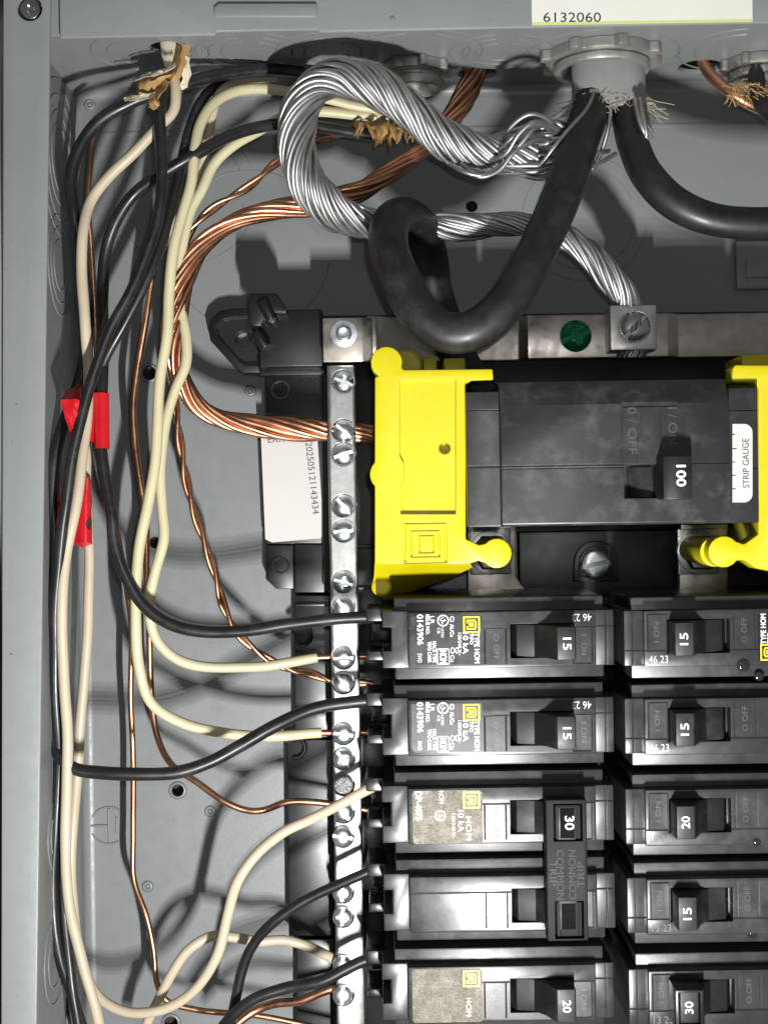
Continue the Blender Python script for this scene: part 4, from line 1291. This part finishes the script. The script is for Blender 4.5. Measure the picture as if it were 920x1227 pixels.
for k in range(460):
    a = rnd.uniform(0, 2 * math.pi)
    x = q[0] + 11.2 * math.cos(a); h = JH + 8.0 * math.sin(a)
    y = JB + rnd.uniform(-1.5, 3.0)
    ln = rnd.uniform(1.0, 5.5) * (1.7 if abs(math.cos(a)) > 0.8 else 1)
    d = Vector((rnd.uniform(-0.8, 0.8) + 0.3 * math.cos(a), -rnd.uniform(0.3, 1), rnd.uniform(-0.3, 0.6) + 0.3 * math.sin(a))).normalized()
    p = Vector((x, y + 1, h))
    pts = [p, p + d * ln * 0.5 + Vector((rnd.uniform(-.8, .8), rnd.uniform(-.5, .5), rnd.uniform(-.5, .5))), p + d * ln + Vector((rnd.uniform(-1.5, 1.5), rnd.uniform(-.6, .6), rnd.uniform(-1, 1)))]
    fb.tube(pts, 0.11, 4)
o = part('frayed_fibre', fb, FIBRE, jk); o['kind'] = 'stuff'

# right edge: copper stub, dark wire and frayed wrap
q_ = path([(838, 66, 22), (848, 86, 24), (866, 104, 27), (886, 118, 28), (915, 132, 26), (960, 140, 24)], 1.5)
solo('copper_wire', MB().tube(q_, 1.9, 12), COPPER, 'short thick copper wire leaving the slot beside the top right connector', 'wire', GK, at=tuple(q_[0]), sharp=60)
wr = thing('cable_wrap', 'brown frayed wrap under the top right connector', 'cable wrap', P(905, 110, 36))
rnd = random.Random(21); fb = MB()
for k in range(170):
    p = Vector(P(rnd.uniform(872, 930), rnd.uniform(98, 116), rnd.uniform(28, 40)))
    d = Vector((rnd.gauss(0, 0.6) + 0.4, -abs(rnd.gauss(0.3, 0.5)), rnd.uniform(-0.4, 0.6))).normalized() * rnd.uniform(1.5, 5)
    fb.tube([p, p + d * 0.5 + Vector((rnd.uniform(-.6, .6), rnd.uniform(-.6, .6), 0)), p + d], rnd.uniform(0.07, 0.2), 4)
o = part('frayed_fibre', fb, KRAFT, wr); o['kind'] = 'stuff'
q_ = path([(900, 70, 38), (902, 105, 40), (925, 140, 42), (960, 170, 42)], 2)
wire('black_wire', 'black wire leaving the top right connector at the picture edge', [(906, 74, 28), (906, 100, 31), (914, 128, 38), (940, 150, 42), (980, 160, 42)], 20, BLKWIRE, GB)

# ================================================================== TORN SHEATHS
def sheet(mb, rows, thick=0.35):
    """curled strip from rows of points (px), given a real thickness"""
    R0 = [[Vector(P(*p)) for p in r] for r in rows]
    n, m = len(R0), len(R0[0])
    v, f = [], []
    for s_ in (0, 1):
        for r in R0:
            for p in r: v.append(p + Vector((0, 0, -thick * s_)))
    o = n * m
    for i in range(n - 1):
        for k in range(m - 1):
            a = i * m + k
            f.append((a, a + 1, a + m + 1, a + m)); f.append((o + a, o + a + m, o + a + m + 1, o + a + 1))
    for i in range(n - 1):
        for k in (0, m - 1):
            a = i * m + k; f.append((a, a + m, o + a + m, o + a))
    for k in range(m - 1):
        for i in (0, n - 1):
            a = i * m + k; f.append((a, o + a, o + a + 1, a + 1))
    mb.add(v, f)
ns = thing('torn_sheath', 'torn cream cable sheath with brown kraft paper hanging in the top left corner', 'cable sheath', P(205, 60, 62))
q_ = path([(205, 20, 42), (205, 50, 42), (206, 70, 43), (206, 92, 44)], 1.5)
fl = MB()
fv = []
for (x, y, h, w, d) in ((203, 20, 42, 2.9, 1.8), (203, 50, 42, 2.9, 1.8), (204, 66, 43, 2.7, 1.7), (206, 82, 44, 2.0, 1.5), (206, 92, 44.5, 1.4, 1.2)):
    c = P(x, y, h)
    for k in range(16):
        a = 2 * math.pi * k / 16
        fv.append((c[0] + w * math.cos(a), c[1], c[2] + d * math.sin(a) * (1 - 0.25 * math.cos(a) ** 2)))
fl.add(fv, [(i * 16 + k, i * 16 + (k + 1) % 16, (i + 1) * 16 + (k + 1) % 16, (i + 1) * 16 + k) for i in range(4) for k in range(16)])
part('sheath', fl, SHEATH, ns, sharp=60)
def crumple(rows, amp, seed, k=3):
    rn = random.Random(seed)
    a = [[Vector(p) for p in r] for r in rows]
    def ref(line):
        out = []
        for p, q in zip(line, line[1:]):
            out += [p.lerp(q, j / k) for j in range(k)]
        return out + [line[-1]]
    a = [ref(r) for r in a]
    a = [list(c) for c in zip(*[ref(list(c)) for c in zip(*a)])]
    return [[tuple(p + Vector((rn.uniform(-1.4, 1.4) * amp, rn.uniform(-1.4, 1.4) * amp, rn.uniform(-.55, .55) * amp))) for p in r] for r in a]
def scrap(name, m, rows, t=0.35):
    mb = MB(); sheet(mb, crumple(rows, 0.9, len(name) + int(rows[0][0][0])), t * 0.7)
    part(name, mb, m, ns, sharp=60)
scrap('kraft_paper', KRAFT, [[(212, 30, 45), (218, 30, 47), (226, 30, 45)], [(213, 52, 45), (219, 52, 47.5), (232, 48, 45)], [(210, 66, 45), (217, 67, 48), (227, 62, 45)], [(206, 82, 46), (214, 84, 48.5), (222, 80, 46)], [(198, 94, 46), (208, 96, 48), (215, 94, 46)]])
scrap('kraft_paper', KRAFT, [[(212, 80, 47), (206, 88, 50), (200, 98, 47)], [(198, 84, 48), (190, 94, 51), (188, 108, 48)], [(180, 88, 47), (178, 98, 51), (177, 112, 48)], [(168, 92, 46), (166, 101, 48), (166, 114, 46)]])
scrap('sheath_tongue', SHEATH, [[(211, 74, 49), (209, 81, 51)], [(196, 82, 51), (194, 88, 52)], [(182, 86, 51), (179, 92, 52)], [(170, 90, 49), (166, 95, 50)], [(163, 95, 47), (161, 97, 47.5)]], 0.7)
scrap('sheath_tongue', SHEATH, [[(190, 110, 49), (188, 117, 50)], [(178, 112, 50), (176, 119, 51)], [(162, 113, 49.5), (159, 120, 50)], [(149, 116, 48), (149, 120, 48.5)]], 0.7)
scrap('sheath_tongue', SHEATH, [[(217, 66, 46), (227, 68, 45.5)], [(220, 84, 46.5), (229, 88, 45.8)], [(217, 100, 46), (224, 104, 45.5)], [(212, 106, 45), (216, 108, 45)]], 0.7)
scrap('kraft_paper', KRAFT, [[(196, 94, 49), (204, 98, 51), (208, 90, 49)], [(186, 110, 49), (192, 114, 52), (197, 108, 49)], [(180, 120, 49), (185, 122, 51.5), (190, 118, 49)], [(178, 128, 48), (183, 130, 50), (189, 126, 48)]])
scrap('kraft_paper', KRAFT, [[(179, 117, 50), (184, 116, 52), (190, 118, 50)], [(178, 123, 51), (184, 122, 53), (191, 124, 51)], [(180, 130, 50), (185, 131, 52), (190, 129, 50)]])

fr_ = thing('paper_fringe', 'torn ochre kraft paper fringe behind the aluminium loop', 'paper wrap', P(465, 165, 26))
rnd = random.Random(8)
for k in range(24):
    x = 426 + k * 3.2
    y0 = 147 + rnd.uniform(-4, 2)
    y1 = y0 + rnd.uniform(10, 36) * (1.0 if k > 7 else 0.6)
    h0 = 26 + rnd.uniform(-2, 4)
    dx = rnd.uniform(-8, 7)
    w_ = rnd.uniform(3, 7)
    rows_ = []
    for j in range(5):
        t_ = j / 4
        wob = rnd.uniform(-2, 2)
        ww = w_ * (1 - 0.75 * t_ ** 1.5)
        rows_.append([(x + dx * t_ + wob - ww, y0 + (y1 - y0) * t_ + rnd.uniform(-1.5, 1.5), h0 + 3 * math.sin(t_ * 2.6) + rnd.uniform(-.6, .6)),
                      (x + dx * t_ + wob, y0 + (y1 - y0) * t_ + rnd.uniform(-1.5, 1.5), h0 + 1.2 + 3 * math.sin(t_ * 2.6) + rnd.uniform(-.6, .6)),
                      (x + dx * t_ + wob + ww, y0 + (y1 - y0) * t_ + rnd.uniform(-1.5, 1.5), h0 + 3 * math.sin(t_ * 2.6) + rnd.uniform(-.6, .6))])
    mb = MB(); sheet(mb, rows_, 0.25)
    part('paper_strip', mb, KRAFT, fr_, sharp=60)

# ================================================================== RED TAPE
t1 = thing('red_tape', 'red tape sleeve with a folded flag on the upper left black wire', 'tape', P(122, 505, 42), 'red marking tape')
q_ = path([(122, 472, 42.1), (122.2, 490, 42.6), (122.4, 515, 43.3), (122.6, 538, 44)], 1.2)
part('sleeve', MB().tube(q_, r_px(18), 20), RED, t1, sharp=60)
mb = MB(); sheet(mb, crumple([[(118, 470, 45), (117, 500, 44.5), (116, 530, 44)], [(106, 470, 43), (106, 500, 43), (106, 528, 43)], [(97, 480, 42), (97, 502, 42), (98, 525, 42)]], 0.55, 5), 0.3)
part('flag', mb, RED, t1, sharp=60)
mb = MB(); sheet(mb, crumple([[(73, 479, 54), (84, 478, 54), (96, 479, 54)], [(77, 496, 54), (86, 496, 54.5), (95, 497, 54)], [(82, 514, 52), (87, 516, 53), (94, 516, 53)], [(86, 528, 50), (88, 530, 50), (91, 530, 50)]], 0.55, 5), 0.3)
part('flag', mb, RED, t1, sharp=60)
mb = MB(); sheet(mb, crumple([[(73, 479, 54), (84, 478, 54), (96, 479, 54)], [(78, 470, 49), (88, 467, 49), (97, 468, 49)], [(92, 462, 44), (96, 460, 44), (99, 460, 44)]], 0.55, 5), 0.3)
part('flag', mb, RED, t1, sharp=60)
t2 = thing('red_tape', 'wide red tape flag wrapped round the cream wire lower on the left', 'tape', P(100, 610, 33), 'red marking tape')
mb = MB(); sheet(mb, crumple([[(80, 571, 35), (80, 610, 35), (78, 648, 35)], [(92, 570, 37.5), (91, 610, 37), (88, 652, 37)], [(98, 572, 38), (98, 610, 38), (98, 650, 38)], [(106, 572, 38), (106, 612, 38), (106, 650, 38)], [(110, 575, 35), (110, 612, 35), (111, 650, 35)]], 0.55, 5), 0.35)
part('flag', mb, RED, t2, sharp=60)
mb = MB(); sheet(mb, crumple([[(88, 651, 36.2), (98, 649, 38.2), (111, 649, 35.4)], [(90, 654, 33), (99, 656, 33), (110, 653, 33)]], 0.55, 5), 0.35)
part('flag', mb, RED, t2, sharp=60)
mb = MB(); sheet(mb, crumple([[(73, 600, 46), (70, 616, 46), (67, 630, 46)], [(70, 601, 46.3), (69, 618, 46.3), (66, 632, 46)], [(82, 588, 42), (80, 612, 42), (78, 628, 42)]], 0.55, 5), 0.35)
part('flag', mb, RED, t2, sharp=60)
mb = MB(); sheet(mb, [[(103, 628, 38.6), (109, 620, 38.0)], [(105, 634, 38.6), (110, 628, 37.6)], [(108, 636, 38.2), (111, 622, 37)]], 0.1)
part('pen_mark', mb, INK, t2)
